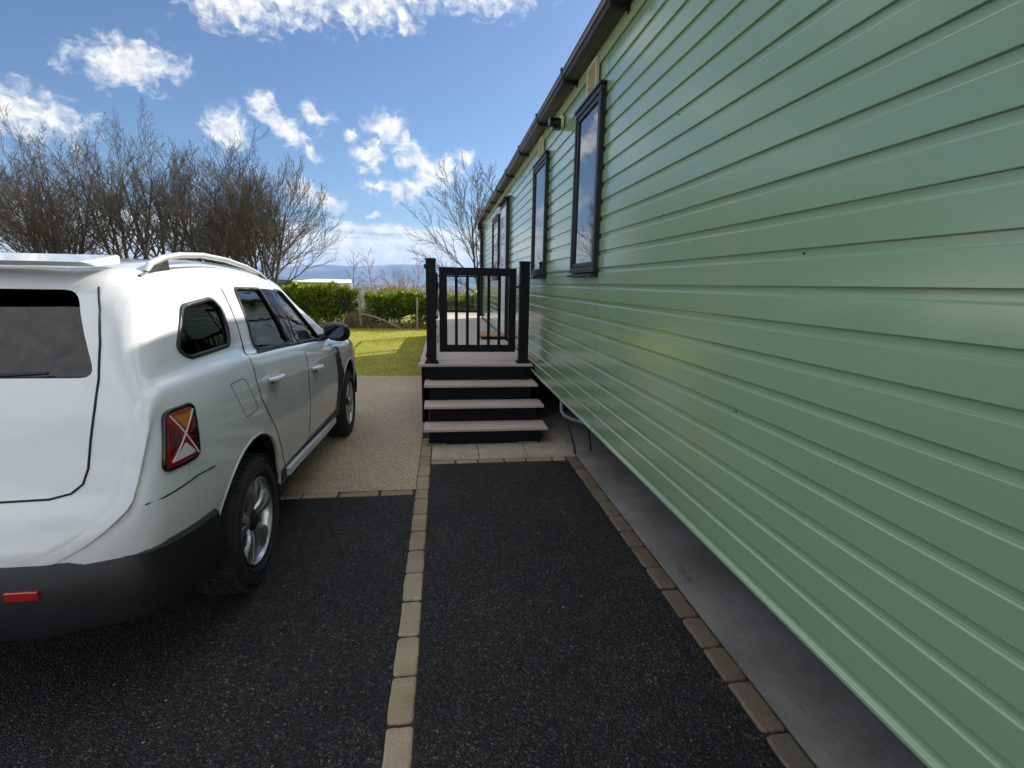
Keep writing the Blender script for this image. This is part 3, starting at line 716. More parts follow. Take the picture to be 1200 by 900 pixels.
for s in (1,-1):
    for k,P in polys.items():
        g_=onbody(dens(P,.05),'side_window',M['glass_clear'] if k=='front' else M['glass_tint'],-.010,s=s)
        cxp=sum(p[0] for p in P)/len(P); czp=sum(p[1] for p in P)/len(P)
        line([(cxp+(a-cxp)*1.0,b) for a,b in P],'window_seal',M['trim'],.011,-.003,s,True,par=g_)
    # black pillar panels between the windows
    onbody(dens(rounded([(1.722,1.492),(2.020,1.480),(2.030,1.116),(1.885,1.130)],.008),.05),'pillar_trim',M['gloss_black'],.0035,s=s)
    # belt moulding
    line([(1.17,1.158),(1.5,1.142),(1.9,1.118),(2.3,1.09),(2.80,1.048)],'belt_moulding',M['trim'],.009,.001,s)
    # shut lines
    line([(1.085,1.50),(1.078,1.40),(1.062,1.31),(1.045,1.22),(.955,1.15),(.935,1.05),(.965,.95),(1.03,.873),(1.157,.74),(1.30,.56),(1.40,.40)],'door_seam',M['rubber'],.0038,-.0008,s)
    line([(2.040,1.10),(1.995,1.0),(1.965,.83),(1.975,.64),(1.995,.42)],'door_seam',M['rubber'],.0035,-.0008,s)
    line([(2.80,1.055),(2.84,1.00),(2.93,.90),(2.955,.71),(2.965,.48),(2.90,.40)],'door_seam',M['rubber'],.0035,-.0008,s)
    # black wing panel ahead of the front door
    arc=[(AX_F+.437*math.cos(a),.36+.437*math.sin(a)) for a in (2.30,2.5,2.7,2.9,3.1,3.3)]
    onbody(dens([(2.95,.975),(3.06,.955),(3.10,.86),(3.115,.80)]+arc+[(3.06,.29),(2.93,.29),(2.975,.47),(2.965,.71),(2.945,.90)],.04),'wing_trim',M['trim'],.004,s=s)
    for i in range(3):
        line([(3.015+.02*i,.93-.04*i),(3.075+.012*i,.90-.04*i)],'wing_vent',M['chrome'],.004,.006,s)
    # sill cladding with bright strip
    onbody(dens([(1.27,.44),(2.96,.405),(3.06,.40),(3.06,.292),(1.27,.292)],.05),'sill',M['trim'],.006,s=s)
    mb=MB(); P=[(1.36+i*.08,.405-.0135*i*.32) for i in range(20)]
    mb.ring_tube([[(s*(side(a,b)+.008),a,b-.028),(s*(side(a,b)+.030),a,b-.024),(s*(side(a,b)+.030),a,b+.018),(s*(side(a,b)+.008),a,b+.024)] for a,b in P]); mb.build('sill_strip',M['rail'],car,smooth=30)
    mb=MB(); mb.ring_tube([[(s*(side(a,.31)-.06),a,.24),(s*(side(a,.31)+.012),a,.245),(s*(side(a,.31)+.03),a,.30),(s*(side(a,.31)+.012),a,.335),(s*(side(a,.31)-.06),a,.335)] for a in [1.29+.1*i for i in range(18)]]); mb.build('sill_skirt',M['trim'],car,smooth=30)
    # arch lips
    for u in (AX_R,AX_F):
        P=[(u+.427*math.cos(a),.36+.427*math.sin(a)) for a in [.02+i*(PI-.04)/24 for i in range(25)]]
        line(P,'arch_lip',M['paint'],.010,-.006,s)
        # mudguard liner
    # handles: recessed cup with paddle
    for (u,z) in ((1.205,1.003),(2.17,.905)):
        mb=MB(); P=[(u+.062*math.cos(a),z-.012+.046*math.sin(a)) for a in [i*PI/10 for i in range(20)]]
        h=onbody(P,'door_handle',M['paint'],.0035,s=s)
        mb=MB(); pts=[(s*(side(u+d,z)+o_),u+d,z+.012-.05*d) for d,o_ in ((-.10,.006),(-.085,.030),(-.03,.042),(.03,.042),(.085,.030),(.10,.006))]
        mb.tube(pts,[.012,.018,.021,.021,.018,.012],10,flat=.75); mb.build('grip',M['paint'],h,smooth=60)
        line([(u-.055,z-.012),(u+.055,z-.018)],'grip_shadow_gap',M['rubber'],.005,.004,s,par=h)
    # mirror
    mb=MB(); X=side(2.78,1.07)
    mm=[(-.02,.055,.045),(.00,.075,.07),(.03,.095,.086),(.08,.10,.094),(.13,.095,.09),(.165,.08,.072),(.185,.05,.045),(.192,.02,.02)]
    rings=[]
    for dx,ry,rz_ in mm:
        rings.append([(s*(X+.05+dx),2.86+ry*math.cos(a)*(1.15 if math.cos(a)>0 else .55),1.122+rz_*.88*(abs(math.sin(a))**.75)*(1 if math.sin(a)>0 else -1)-.1*dx) for a in [2*PI*i/20 for i in range(20)]])
    mb.ring_tube(rings); mr=mb.build('door_mirror',M['gloss_black'],car,smooth=60)
    mb=MB(); P=[(s*(X+.125+.078*math.cos(a)),2.7985,1.118+.056*(abs(math.sin(a))**.8)*(1 if math.sin(a)>0 else -1)) for a in [2*PI*i/20 for i in range(20)]]
    mb.v=P; mb.f=[list(range(20))]; mb.m=[0]; mb.v+= [(p[0],p[1]+.012,p[2]) for p in P]; mb.f+=[[j,(j+1)%20,20+(j+1)%20,20+j] for j in range(20)]+[list(range(39,19,-1))]; mb.m=[0]*22
    mb.build('mirror_glass',M['mirror'],mr)
    mb=MB(); mb.tube([(s*(X-.02),2.84,1.06),(s*(X+.05),2.86,1.075)],[.035,.03],8); mb.build('mirror_arm',M['trim'],mr,smooth=60)
    # roof rail
    def rx(u): return RW(u)*(WM(u)-.062)-.035
    mb=MB(); U=[.56,.60,.70,.85,1.1,1.4,1.7,1.92,2.05,2.14]; Zo=[.0,.026,.045,.056,.060,.058,.053,.038,.018,-.008]
    mb.tube([(s*rx(u),u,ZR(u)+.018+z) for u,z in zip(U,Zo)],[.012,.015,.0165,.0165,.0165,.0165,.0165,.015,.013,.010],10,flat=.85)
    rr=mb.build('roof_rail',M['rail'],car,smooth=60)
    for a,b in ((.56,.72),(1.93,2.14)):
        mb=MB(); mb.hexa([(s*rx(a)-.016,a,ZR(a)-.01),(s*rx(a)+.016,a,ZR(a)-.01),(s*rx(b)+.016,b,ZR(b)-.01),(s*rx(b)-.016,b,ZR(b)-.01),(s*rx(a)-.012,a,ZR(a)+(.02 if a<1 else .062)),(s*rx(a)+.012,a,ZR(a)+(.02 if a<1 else .062)),(s*rx(b)+.012,b,ZR(b)+(.07 if a<1 else .012)),(s*rx(b)-.012,b,ZR(b)+(.07 if a<1 else .012))]); mb.build('rail_foot',M['trim'],rr)
    # roof ditch strip
    mb=MB(); mb.tube([(s*(RW(u)*(WM(u)-.062)-.03),u,ZR(u)+.018) for u in [.5+.1*i for i in range(18)]],.006,6); mb.build('roof_seam',M['trim'],car)
    # tail lamp
    P=[(.195,1.07),(.33,1.075),(.315,.87),(.150,.86)]
    tl=onbody(dens(rounded(P,.03),.03),'tail_lamp',M['lamp_red'],.010,s=s)
    line(rounded(P,.03),'lamp_surround',M['gloss_black'],.009,.006,s,True,par=tl)
    onbody(dens(rounded([(.215,1.05),(.305,1.05),(.262,.985)],.008),.02),'indicator_lens',M['lamp_amber'],.014,par=tl,s=s)
    onbody(dens(rounded([(.178,.885),(.292,.892),(.245,.945)],.008),.02),'reversing_lens',M['lamp_clear'],.014,par=tl,s=s)
    onbody(dens(rounded([(.195,1.035),(.180,.91),(.238,.968)],.008),.02),'brake_lens',M['lamp_dark'],.014,par=tl,s=s)
    onbody(dens(rounded([(.318,1.035),(.302,.91),(.268,.965)],.008),.02),'brake_lens',M['lamp_dark'],.014,par=tl,s=s)
    for a,b in (((.18,.885),(.315,1.055)),((.205,1.055),(.305,.885))): line([a,b],'light_bar',M['lamp_clear'],.0035,.014,s,par=tl)
    # rear bumper cladding, side return
    line([(.10,.76),(.20,.775),(.30,.79),(.42,.785)],'bumper_seam',M['rubber'],.0030,.0012,s)
    # head lamp
    onbody(dens(rounded([(3.98,.86),(4.16,.84),(4.24,.74),(4.02,.73)],.03),.03),'headlight',M['lamp_clear'],.006,s=s)
# fuel flap: outline on the right rear wing
line(rounded([(.645,1.085),(.80,1.085),(.905,.91),(.75,.905)],.02),'fuel_flap',M['rubber'],.0022,-.0008,1,True)
# rear face: tailgate details
def rearY(x,z):
    lo,hi=0,.9
    # first u whose outline covers (x,z)
    for i in range(120):
        u=i*.008
        if z<=ZT(u)-.25*(ZT(u)-ZR(u))*(abs(x)/max(.1,WM(u)*RW(u)))**2 and abs(x)<side(u,z)+.001: return u
    return .3
mb=MB(); P=[(-.50,1.50),(.50,1.50),(.62,1.20),(-.62,1.20)]
mb.face([(.51,.445,1.51),(-.51,.445,1.51),(-.63,.215,1.195),(.63,.215,1.195)]); mb.face([(.51,.450,1.51),(-.51,.450,1.51),(-.63,.220,1.195),(.63,.220,1.195)][::-1]); mb.build('rear_window',M['glass_tint'],car,fix=False)
bpy.context.view_layer.update()
def rearpt(x,z):
    hit,p,n_,_=body.ray_cast(Vector((x,-1,z)),Vector((0,1,0)))
    return (x,p.y-.0005,z) if hit else (x,.3,z)
half=[(.0,.80),(.3,.80),(.50,.805),(.565,.82),(.60,.85),(.615,.90),(.622,1.0),(.628,1.10),(.630,1.2),(.615,1.32),(.59,1.43),(.56,1.51)]
seam=[(-x,z) for x,z in half[:0:-1]]+half
pts=[rearpt(x,z) for x,z in dens(seam,.03,False)]
mb=MB(); mb.tube(pts,.0042,6); mb.build('tailgate_seam',M['rubber'],car,smooth=60)
for s in (1,-1):
    mb=MB(); mb.bbox(min(s*.40,s*.50),max(s*.40,s*.50),-.043,-.02,.50,.53,.003); o_=mb.build('rear_reflector',M['lamp_red'],car)
mb=MB(); q0=rearpt(0,1.16); mb.tube([(0,q0[1]-.02,1.17),(.1,q0[1]-.0+.01,1.20),(.46,q0[1]+.035,1.215)],[.012,.009,.006],6); mb.tube([(0,q0[1]+.03,1.17),(0,q0[1]-.03,1.17)],.022,10); mb.build('rear_wiper',M['trim'],car,smooth=50)
# front face
path=[(side(u,.50)+.02,u) for u in (3.96,4.05,4.12,4.18,4.23,4.27,4.30,4.32)]+[(.45,4.362),(.2,4.37),(0,4.372)]
path=path+[(-x,u) for x,u in path[-2::-1]]
mb=MB(); mb.ring_tube([[(x*.93,u-.05,.33),(x,u,.35),(x*1.005,u+.006,.44),(x,u,.56),(x*.95,u-.05,.58)] for x,u in path]); mb.build('front_bumper_trim',M['trim'],car,smooth=35)
mb=MB(); mb.hexa([(-.42,4.33,.64),(.42,4.33,.64),(.42,4.25,.64),(-.42,4.25,.64),(-.46,4.30,.83),(.46,4.30,.83),(.46,4.2,.83),(-.46,4.2,.83)]); mb.build('grille',M['gloss_black'],car,bevel=.01)
for z in (.69,.74,.79):
    mb=MB(); mb.box(-.40,.40,4.322-(z-.69)*.12,4.335-(z-.69)*.12,z-.008,z+.008); mb.build('grille_bar',M['chrome'],car)
path=[(side(u,.50)+.032,u) for u in (.41,.34,.27,.20,.15,.11,.08,.05,.03,.015)]+[(.50,-.030),(.25,-.036),(0,-.038)]
path=path+[(-x,u) for x,u in path[-2::-1]]
mb=MB(); rings=[]
for x,u in path:
    d=Vector((x,u-.5)).normalized()
    rings.append([(x+d.x*o_,u+d.y*o_,z) for o_,z in ((-.05,.345),(-.012,.345),(0,.37),(.004,.48),(-.004,.585),(-.018,.60),(-.06,.60))])
mb.ring_tube(rings); mb.build('rear_bumper_trim',M['trim'],car,smooth=35)
mb=MB(); mb.box(-.35,.35,-.060,-.044,.37,.45); mb.build('skid_plate',M['silver'],car,bevel=.006)
mb=MB(); mb.hexa([(-.55,.40,1.585),(.55,.40,1.585),(.55,.55,1.60),(-.55,.55,1.60),(-.54,.33,1.600),(.54,.33,1.600),(.55,.55,1.635),(-.55,.55,1.635)]); mb.build('spoiler',M['paint'],car,bevel=.008)
# windscreen
mb=MB(); rings=[]
for i in range(9):
    u=2.34+(3.12-2.34)*i/8; wt=.61+(.76-.61)*i/8; wr=RW(u)*(WM(u)-.062); 
    ring=[]
    for j in range(13):
        x=-wt+2*wt*j/12; q=abs(x)/wr; z=ZT(u)-(ZT(u)-ZR(u))*(.12*min(1,q/.55) if q<.55 else .12+.5*((q-.55)/.45)) -.008
        ring.append((x,u,z))
    rings.append(ring)
mb.v=[p for r_ in rings for p in r_]; mb.f=[[i*13+j,i*13+j+1,(i+1)*13+j+1,(i+1)*13+j] for i in range(8) for j in range(12)]; mb.m=[0]*len(mb.f)
mb.build('windscreen',M['glass_clear'],car,smooth=60)
# interior
def seat(u,x,name='seat'):
    mb=MB(); mb.hexa([(x-.24,u,.80),(x+.24,u,.80),(x+.24,u+.14,.80),(x-.24,u+.14,.80),(x-.20,u-.20,1.24),(x+.20,u-.20,1.24),(x+.20,u-.10,1.25),(x-.20,u-.10,1.25)])
    o=mb.build(name,M['seat_cloth'],car,bevel=.04,smooth=50)
    mb=MB(); mb.hexa([(x-.13,u-.25,1.30),(x+.13,u-.25,1.30),(x+.13,u-.15,1.30),(x-.13,u-.15,1.30),(x-.11,u-.26,1.44),(x+.11,u-.26,1.44),(x+.11,u-.18,1.44),(x-.11,u-.18,1.44)]); mb.box(x-.01,x+.01,u-.2,u-.18,1.22,1.32)
    mb.build('headrest',M['seat_cloth'],o,bevel=.025,smooth=50)
for x in (.36,-.36): seat(2.02,x)
for x in (.42,0,-.42): seat(1.22,x,'rear_seat')
mb=MB(); mb.prism([(2.75,.80),(3.18,.80),(3.18,1.03),(2.95,1.04),(2.78,.98)],-.75,.75,'x'); mb.build('dashboard',M['cabin'],car,bevel=.02)
mb=MB(); mb.tube([(.36+.18*math.cos(a),2.66-.06*math.sin(a),1.0+.17*math.sin(a)) for a in [2*PI*i/24 for i in range(24)]],.015,8,closed=True); mb.tube([(.36,2.66,1.0),(.36,2.8,.92)],.04,8); mb.build('steering_wheel',M['trim'],car,smooth=60)
mb=MB(); mb.bbox(-.11,.11,2.36,2.40,1.40,1.47,.01); mb.tube([(0,2.39,1.44),(0,2.36,1.56)],.012,6); mb.build('interior_mirror',M['cabin'],car)
# wheels
def wheel(u,s):
    w=bpy.data.objects.new('wheel',None); COL.objects.link(w); w.parent=car; w.location=(s*.782,u,TZ); w.rotation_euler=(0,0,0 if s>0 else PI)
    hw=.105
    mb=MB(); mb.lathe([(hw-.02,.222),(hw-.004,.235),(hw+.004,.262),(hw+.003,.292),(hw-.010,.318),(hw-.024,.333),(hw-.04,.338),(-hw+.04,.338),(-hw+.02,.330),(-hw,.29),(-hw+.004,.235),(-hw+.02,.222)],(0,0,0),'x',72)
    for r_,dx in ((.250,.0035),(.305,.0005)): mb.lathe([(hw+dx-.002,r_-.003),(hw+dx+.0035,r_),(hw+dx-.002,r_+.003)],(0,0,0),'x',72)
    # tread blocks
    for c in range(5):
        xc=-.082+.041*c; 
        for k in range(64):
            a=2*PI*(k+(.5 if c%2 else 0))/64; da=PI/64*.74; zz=[(r,a+d) for r in (.334,.346) for d in (-da,da)]
            sk=.006 if c in(0,4) else .0
            P=[]
            for r in (.332,.3455-(.006 if c in (0,4) else 0)):
                for (dx,d) in ((-.0165,-da),(.0165,-da*.6),(.0165,da),(-.0165,da*.6)): P.append((xc+dx,r*math.cos(a+d),r*math.sin(a+d)))
            mb.hexa(P)
    # shoulder ribs on the sidewall edge
    for k in range(64):
        a=2*PI*k/64; da=.018
        P=[]
        for (x_,r) in ((hw-.026,.330),(hw-.012,.312),(hw-.006,.314),(hw-.018,.337)):
            P.append((x_,r,a))
        q=[(x_,r*math.cos(a-da),r*math.sin(a-da)) for x_,r,_ in P]+[(x_,r*math.cos(a+da),r*math.sin(a+da)) for x_,r,_ in P]
        mb.hexa(q)
    mb.build('tyre',M['tyre'],w,smooth=35)
    mb=MB(); mb.lathe([(hw-.020,.2225),(hw-.006,.221),(hw-.004,.214),(hw-.016,.207),(hw-.03,.200),(-.06,.190),(-.09,.205)],(0,0,0),'x',60)
    rim=mb.build('rim',M['alloy'],w,smooth=35)
    mb=MB(); mb.lathe([(-.01,.001),(-.01,.19),(-.02,.195)],(0,0,0),'x',40); mb.build('brake_disc',M['alloy_dark'],rim)
    # five broad forked spokes
    for k in range(5):
        a0=2*PI*k/5+PI/2
        def Q(r,t,x):
            c,d=math.cos(a0),math.sin(a0); y=r*c-t*d; z=r*d+t*c; return (x,y,z)
        mb=MB()
        for sg in (-1,1):
            st=[(.045,.0,.034,hw-.034),(.085,.001,.036,hw-.020),(.13,.002,.050,hw-.014),(.165,.003,.066,hw-.013),(.19,.012,.064,hw-.013),(.210,.020,.062,hw-.017)]
            rings=[]
            for r,t0,t1,x in st:
                rings.append([Q(r,sg*t0,x+.006),Q(r,sg*(t1*.8),x),Q(r,sg*t1,x-.014),Q(r,sg*t1,x-.04),Q(r,sg*t0,x-.034)])
            mb.ring_tube(rings)
        mb.mi=0
        mb.build('spoke',M['alloy'],rim,bevel=.0015)
    mb=MB(); mb.lathe([(hw-.05,.060),(hw-.026,.055),(hw-.020,.035),(hw-.014,.030),(hw-.012,.001)],(0,0,0),'x',24); mb.build('hub_cap',M['alloy_dark'],rim,smooth=35)
    return w
w0=wheel(AX_R,1)
def wcopy(u,s):
    w=copy_tree(w0,car); w.location=(s*.782,u,TZ); w.rotation_euler=(0 if s>0 else 0,0,0 if s>0 else PI); return w
wcopy(AX_F,1).rotation_euler=(.5,0,0); wcopy(AX_R,-1); wcopy(AX_F,-1)
# underbody
mb=MB(); mb.box(-.58,.58,.15,4.1,.27,.34); mb.box(-.7,.7,AX_R-.03,AX_R+.03,.30,.36); mb.build('underbody',M['trim'],car)
for s in (1,-1):
    mb=MB(); mb.box(s*.62,s*.80,AX_R+.40,AX_R+.415,.15,.34); mb.build('mud_flap',M['rubber'],car)
# ------------------------------------------------------------------ hedges
def leaves(n,box,size,seed,shape='box',ztop=None,top_loose=.1):
    r=np.random.RandomState(seed); x0,x1,y0,y1,z0,z1=box
    x=r.uniform(x0,x1,n); y=r.uniform(y0,y1,n); z=r.uniform(z0,z1,n)
    # push most leaves to the shell
    f=r.rand(n); d=(y1-y0)
    k=f<.42; y[k]=y0+np.abs(r.normal(0,.09,k.sum()))
    k=(f>=.42)&(f<.80); z[k]=z1-np.abs(r.normal(0,.07,k.sum()))
    k=(f>=.80)&(f<.88); y[k]=y1-np.abs(r.normal(0,.09,k.sum()))
    bump=.10*np.sin(x*2.3+seed)+.07*np.sin(x*5.1+1)+.05*np.sin(x*11+y*3)
    y=y+np.where(y<(y0+y1)/2,-1,1)*bump*.8
    zr=(z-z0)/(z1-z0); z=z+zr*(bump*.6+.05*np.sin(x*17)+r.normal(0,.03,n))
    # ragged underside
    keep=(z>z0+.22+.18*np.sin(x*3.7)+.12*np.sin(x*9.3)) | (r.rand(n)<.30)
    x,y,z=x[keep],y[keep],z[keep]; n=len(x)
    a=r.uniform(0,2*PI,n); t=r.uniform(-.2,1.1,n)*1.0; s=size*r.uniform(.6,1.3,n)
    top=z>z1-.25
    t=np.where(top,r.uniform(.5,1.4,n),t)
    dx=np.cos(a)*np.cos(t); dy=np.sin(a)*np.cos(t); dz=np.sin(t)
    D=np.stack([dx,dy,dz],1); W=np.stack([-np.sin(a),np.cos(a),r.uniform(-.5,.5,n)],1); W/=np.linalg.norm(W,axis=1)[:,None]
    P=np.stack([x,y,z],1); s=s[:,None]
    N=np.cross(D,W)
    V=np.stack([P,P+D*s*.5+W*s*.22+N*s*.05,P+D*s,P+D*s*.5-W*s*.22+N*s*.05],1).reshape(-1,3)
    return V,np.arange(len(V)).reshape(-1,4)
def hedge(label,x0,x1,y0,y1,z1,n,seed):
    t=thing('laurel_hedge',label,'hedge',((x0+x1)/2,y0,0),'clipped laurel hedges at the end of the lawn')
    V,F=leaves(n,(x0,x1,y0,y1,.02,z1),.115,seed); V=V-np.array([(x0+x1)/2,y0,0])
    arr_mesh('foliage',V,F,M['laurel'],t)
    mb=MB(); rg=random.Random(seed); L=x1-x0
    x=-L/2+.25
    while x<L/2-.3:
        for k in range(3):
            mb.tube([(x+rg.uniform(-.05,.05),.45+rg.uniform(-.1,.1),-.02),(x+rg.uniform(-.2,.2),.45+rg.uniform(-.2,.2),.5),(x+rg.uniform(-.35,.35),.45+rg.uniform(-.3,.3),z1-.2)],[.025,.018,.008],5)
        x+=rg.uniform(.35,.55)
    mb.build('stems',M['twig'],t,smooth=60)
    # dark inner core, added and sized to block sun through the leaves
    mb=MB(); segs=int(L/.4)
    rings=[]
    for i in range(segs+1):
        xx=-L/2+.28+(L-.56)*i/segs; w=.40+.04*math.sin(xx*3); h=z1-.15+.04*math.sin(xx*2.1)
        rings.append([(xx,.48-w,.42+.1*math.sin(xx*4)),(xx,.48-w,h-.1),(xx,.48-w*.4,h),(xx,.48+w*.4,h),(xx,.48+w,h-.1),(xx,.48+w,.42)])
    mb.ring_tube(rings); mb.build('inner_sun_block',M['core'],t)
    return t
hedge('long clipped laurel hedge behind the parked car, left of the wooden post',-13.5,-2.80,17.75,18.75,1.26,60000,11)
hedge('clipped laurel hedge between the wooden post and the caravan end',-2.55,6.5,17.75,18.75,1.06,46000,23)
# dead brush under and between the hedges
def brush(name,n,x0,x1,y0,y1,z0,z1,L,seed,zf=None,mm='brush',w=.006):
    r=np.random.RandomState(seed); x=r.uniform(x0,x1,n); y=r.uniform(y0,y1,n); g=np.array([gz(a,b) for a,b in zip(x,y)])
    z=g+z0+(z1-z0)*r.rand(n)**1.3
    a=r.uniform(0,2*PI,n); t=r.uniform(.1,1.4,n); s=L*r.uniform(.4,1.3,n)
    D=np.stack([np.cos(a)*np.cos(t),np.sin(a)*np.cos(t),np.sin(t)],1)*s[:,None]; W=np.stack([-np.sin(a),np.cos(a)*0,np.cos(a)],1)*w
    P=np.stack([x,y,z],1); V=np.stack([P-W,P+W,P+D],1).reshape(-1,3)
    return tag(arr_mesh(name,V,np.arange(len(V)).reshape(-1,3),M[mm]),kind='stuff')
brush('dead_undergrowth',5000,-3.15,-2.35,17.5,18.4,0,.45,.22,31,w=.012)
brush('dead_undergrowth',5000,-9,-.2,17.45,18.0,0,.14,.16,32,w=.012)
brush('bare_scrub',26000,-4.4,9,27,29.5,.2,1.62,.30,33,w=.006)
brush('bare_scrub',5000,-4.4,9,26.7,27.6,.2,1.25,.25,34,mm='laurel',w=.012)
# posts and the leaning pole
def woodpost(label,x,y,h,r,lean=0,name='wooden_post',seed=0):
    rg=random.Random(seed); t=MB(); n=7
    t.tube([(lean*i/n*h+rg.uniform(-.004,.004),rg.uniform(-.004,.004),-.05+(h+.05)*i/n) for i in range(n+1)],[r*(1+rg.uniform(-.05,.05)) for _ in range(n+1)],9)
    o=t.build(name,M['oldwood'],None,smooth=50); o.location=(x,y,0); return tag(o,label,'post')
woodpost('round weathered wooden post standing in the gap between the hedges',-2.68,17.55,1.28,.045,seed=1)
woodpost('thin grey wooden post in front of the hedge close to the veranda post',-.83,17.5,1.05,.035,seed=2)
t=MB(); t.tube([(-2.62,17.42,.50),(-2.2,17.4,.40),(-1.75,17.36,.22),(-1.35,17.3,.03)],[.028,.027,.025,.022],8)
tag(t.build('fallen_pole',M['oldwood'],smooth=50),'pale stripped pole leaning down against the wooden post at the hedge foot','pole')
# low building beyond the hedge
fb=thing('far_building','low brown building with a flat white roof showing over the left hedge','building',(-9.3,41,gz(0,41)))
q=MB(); z=-gz(0,41); q.box(-1.62,1.35,0,6,0,z+1.36); q.build('wall',M['brown_wall'],fb)
q=MB(); q.hexa([(-1.75,-.25,z+1.362),(1.45,-.25,z+1.362),(1.45,6.2,z+1.362),(-1.75,6.2,z+1.362),(-1.75,-.25,z+1.44),(1.45,-.25,z+1.44),(1.45,6.2,z+1.66),(-1.75,6.2,z+1.66)]); q.build('roof',M['white_roof'],fb)
fb=thing('far_building','small dark shed roof just left of the white roofed building','building',(-12.9,42,gz(0,42)))
q=MB(); q.box(-1.5,1.5,0,4,0,z+1.4); q.build('wall',M['brown_wall'],fb); q=MB(); q.prism([(-1.7,z+1.4),(1.7,z+1.4),(1.5,z+1.62),(-1.5,z+1.68)],-.2,4.2,'y'); q.build('roof',M['roof'],fb)

# ------------------------------------------------------------------ bare trees
def perp(d,rg):
    a=Vector((rg.gauss(0,1),rg.gauss(0,1),rg.gauss(0,1))); a=a-d*a.dot(d); return a.normalized()
def grow(mb,p,d,L,r,lv,cfg,rg):
    n=cfg['seg'][lv]; pts=[p.copy()]; dirs=[d.copy()]; step=L/n
    for i in range(n):
        d=(d+perp(d,rg)*cfg['wob'][lv]+Vector((0,0,1))*cfg['up'][lv]).normalized(); p=p+d*step; pts.append(p.copy()); dirs.append(d.copy())
    tip=cfg['tip'][lv]; rad=[r*(1-(1-tip)*i/n) for i in range(n+1)]
    mb.tube(pts,rad,cfg['sides'][lv],cap=False)
    if lv>=cfg['levels']-1: return
    k=cfg['kids'][lv]; a0=rg.uniform(0,6)
    for i in range(k):
        t=cfg['start'][lv]+(1-cfg['start'][lv])*(i+rg.random()*.6)/k
        q=min(n-1e-4,t*n); j=int(q); pt=pts[j].lerp(pts[j+1],q-j); dd=dirs[j+1]
        ang=cfg['ang'][lv]*rg.uniform(.7,1.25)
        u=perp(dd,rg); a0+=2.4
        base=perp(dd,rg) if lv>0 else (Vector((math.cos(a0),math.sin(a0),0))-dd*dd.dot(Vector((math.cos(a0),math.sin(a0),0)))).normalized()
        nd=(dd*math.cos(ang)+base*math.sin(ang)).normalized()
        rl=L*cfg['len'][lv]*rg.uniform(.75,1.2)*(1-.35*t)
        grow(mb,pt,nd,rl,max(.0068,rad[j]*cfg['rr'][lv]),lv+1,cfg,rg)
SPREAD=dict(levels=5,seg=[6,5,4,3,2],wob=[.05,.08,.08,.09,.1],up=[.04,.10,.09,.07,.05],tip=[.30,.25,.3,.4,.5],sides=[9,6,4,3,3],kids=[12,8,6,2,0],start=[.06,.15,.2,.2],ang=[.85,.52,.48,.5],len=[.95,.60,.55,.50],rr=[.5,.55,.6,.65])
TALL=dict(SPREAD,up=[.03,.07,.08,.08,.06],ang=[.66,.58,.56,.6],kids=[12,7,5,2,0],start=[.16,.15,.2,.2],len=[.72,.55,.52,.5])
THIN=dict(SPREAD,levels=4,kids=[16,5,4,0],ang=[.9,.5,.5],len=[.32,.45,.5],start=[.12,.2,.2],seg=[7,4,3,2],up=[.02,.05,.05,.05])
def tree(name,label,x,y,cfg,stems,H,r,seed,m1='bark',m2='twig',group=None):
    rg=random.Random(seed); t=thing(name,label,'tree',(x,y,gz(x,y)-.05),group)
    tr=MB(); cr=MB()
    for s in range(stems):
        a=2*PI*s/max(1,stems)+rg.uniform(-.4,.4); ln=0 if stems==1 else rg.uniform(.12,.36)
        d=Vector((math.cos(a)*ln,math.sin(a)*ln*.7,1)).normalized(); h=H*rg.uniform(.8,1.0)*(.62 if cfg is not THIN else .95)
        rr_=r*rg.uniform(.7,1.1)
        # lower bole belongs to the trunk, everything above to the crown
        st=rg.getstate()
        L0=h*.22; p0=Vector((math.cos(a)*.12*(stems>1),math.sin(a)*.1*(stems>1),0))
        tr.tube([p0,p0+d*L0*.5+perp(d,rg)*.03,p0+d*L0],[rr_*1.35,rr_*1.05,rr_],10,cap=False)
        grow(cr,p0+d*L0,d,h*.85,rr_,0,cfg,rg)
    tr.build('trunk',M[m1],t,smooth=60,fix=False); cr.build('crown',M[m2],t,smooth=60,fix=False)
    return t
M['twig_mid']=bark('mid_twig',(.035,.028,.023),(.13,.10,.075))
GL='bare trees beyond the left hedge'
A=tree('bare_tree','bare spreading multi-stemmed tree rising right behind the car windscreen, its fan reaching right',-7.9,25,SPREAD,5,7.2,.075,101,m2='twig',group=GL)
B=tree('bare_tree','tallest bare tree of the thicket, directly above the roof rail of the car',-10.2,26.5,TALL,4,9.6,.10,102,group=GL)
def again(src,label,x,y,rz,s):
    c=copy_tree(src); c.location=(x,y,gz(x,y)-.05); c.rotation_euler=(0,0,rz); c.scale=(s,s,s); c['label']=label; return c
again(B,'bare tree standing left of the tallest tree in the thicket',-12.4,25.4,2.1,.98)
again(A,'low bushy bare tree in front of the thicket, above the rear car window',-9.4,24,1.3,.78)
again(B,'second bare tree from the left edge in the thicket behind the car',-17.6,27,4.0,1.0)
again(A,'bare tree at the left edge of the thicket behind the car',-21.4,26,3.3,1.1)
again(B,'bare tree near the middle of the thicket behind the tail of the car',-14.8,27.5,5.2,1.06)
again(A,'low bare tree at the left end of the thicket foot behind the car tail',-15.8,24.2,.3,.85)
again(B,'bare tree far left in the thicket, partly behind its neighbours',-25.0,28,.9,1.05)
C_=tree('bare_tree','large bare tree with pale twin trunks seen above the veranda gate',1.85,21.5,dict(TALL,len=[.86,.58,.52,.5],ang=[.72,.5,.5,.5],kids=[12,9,6,2,0],start=[.03,.15,.2,.2]),2,7.4,.09,214,m1='bark',m2='twig_mid',group=None)
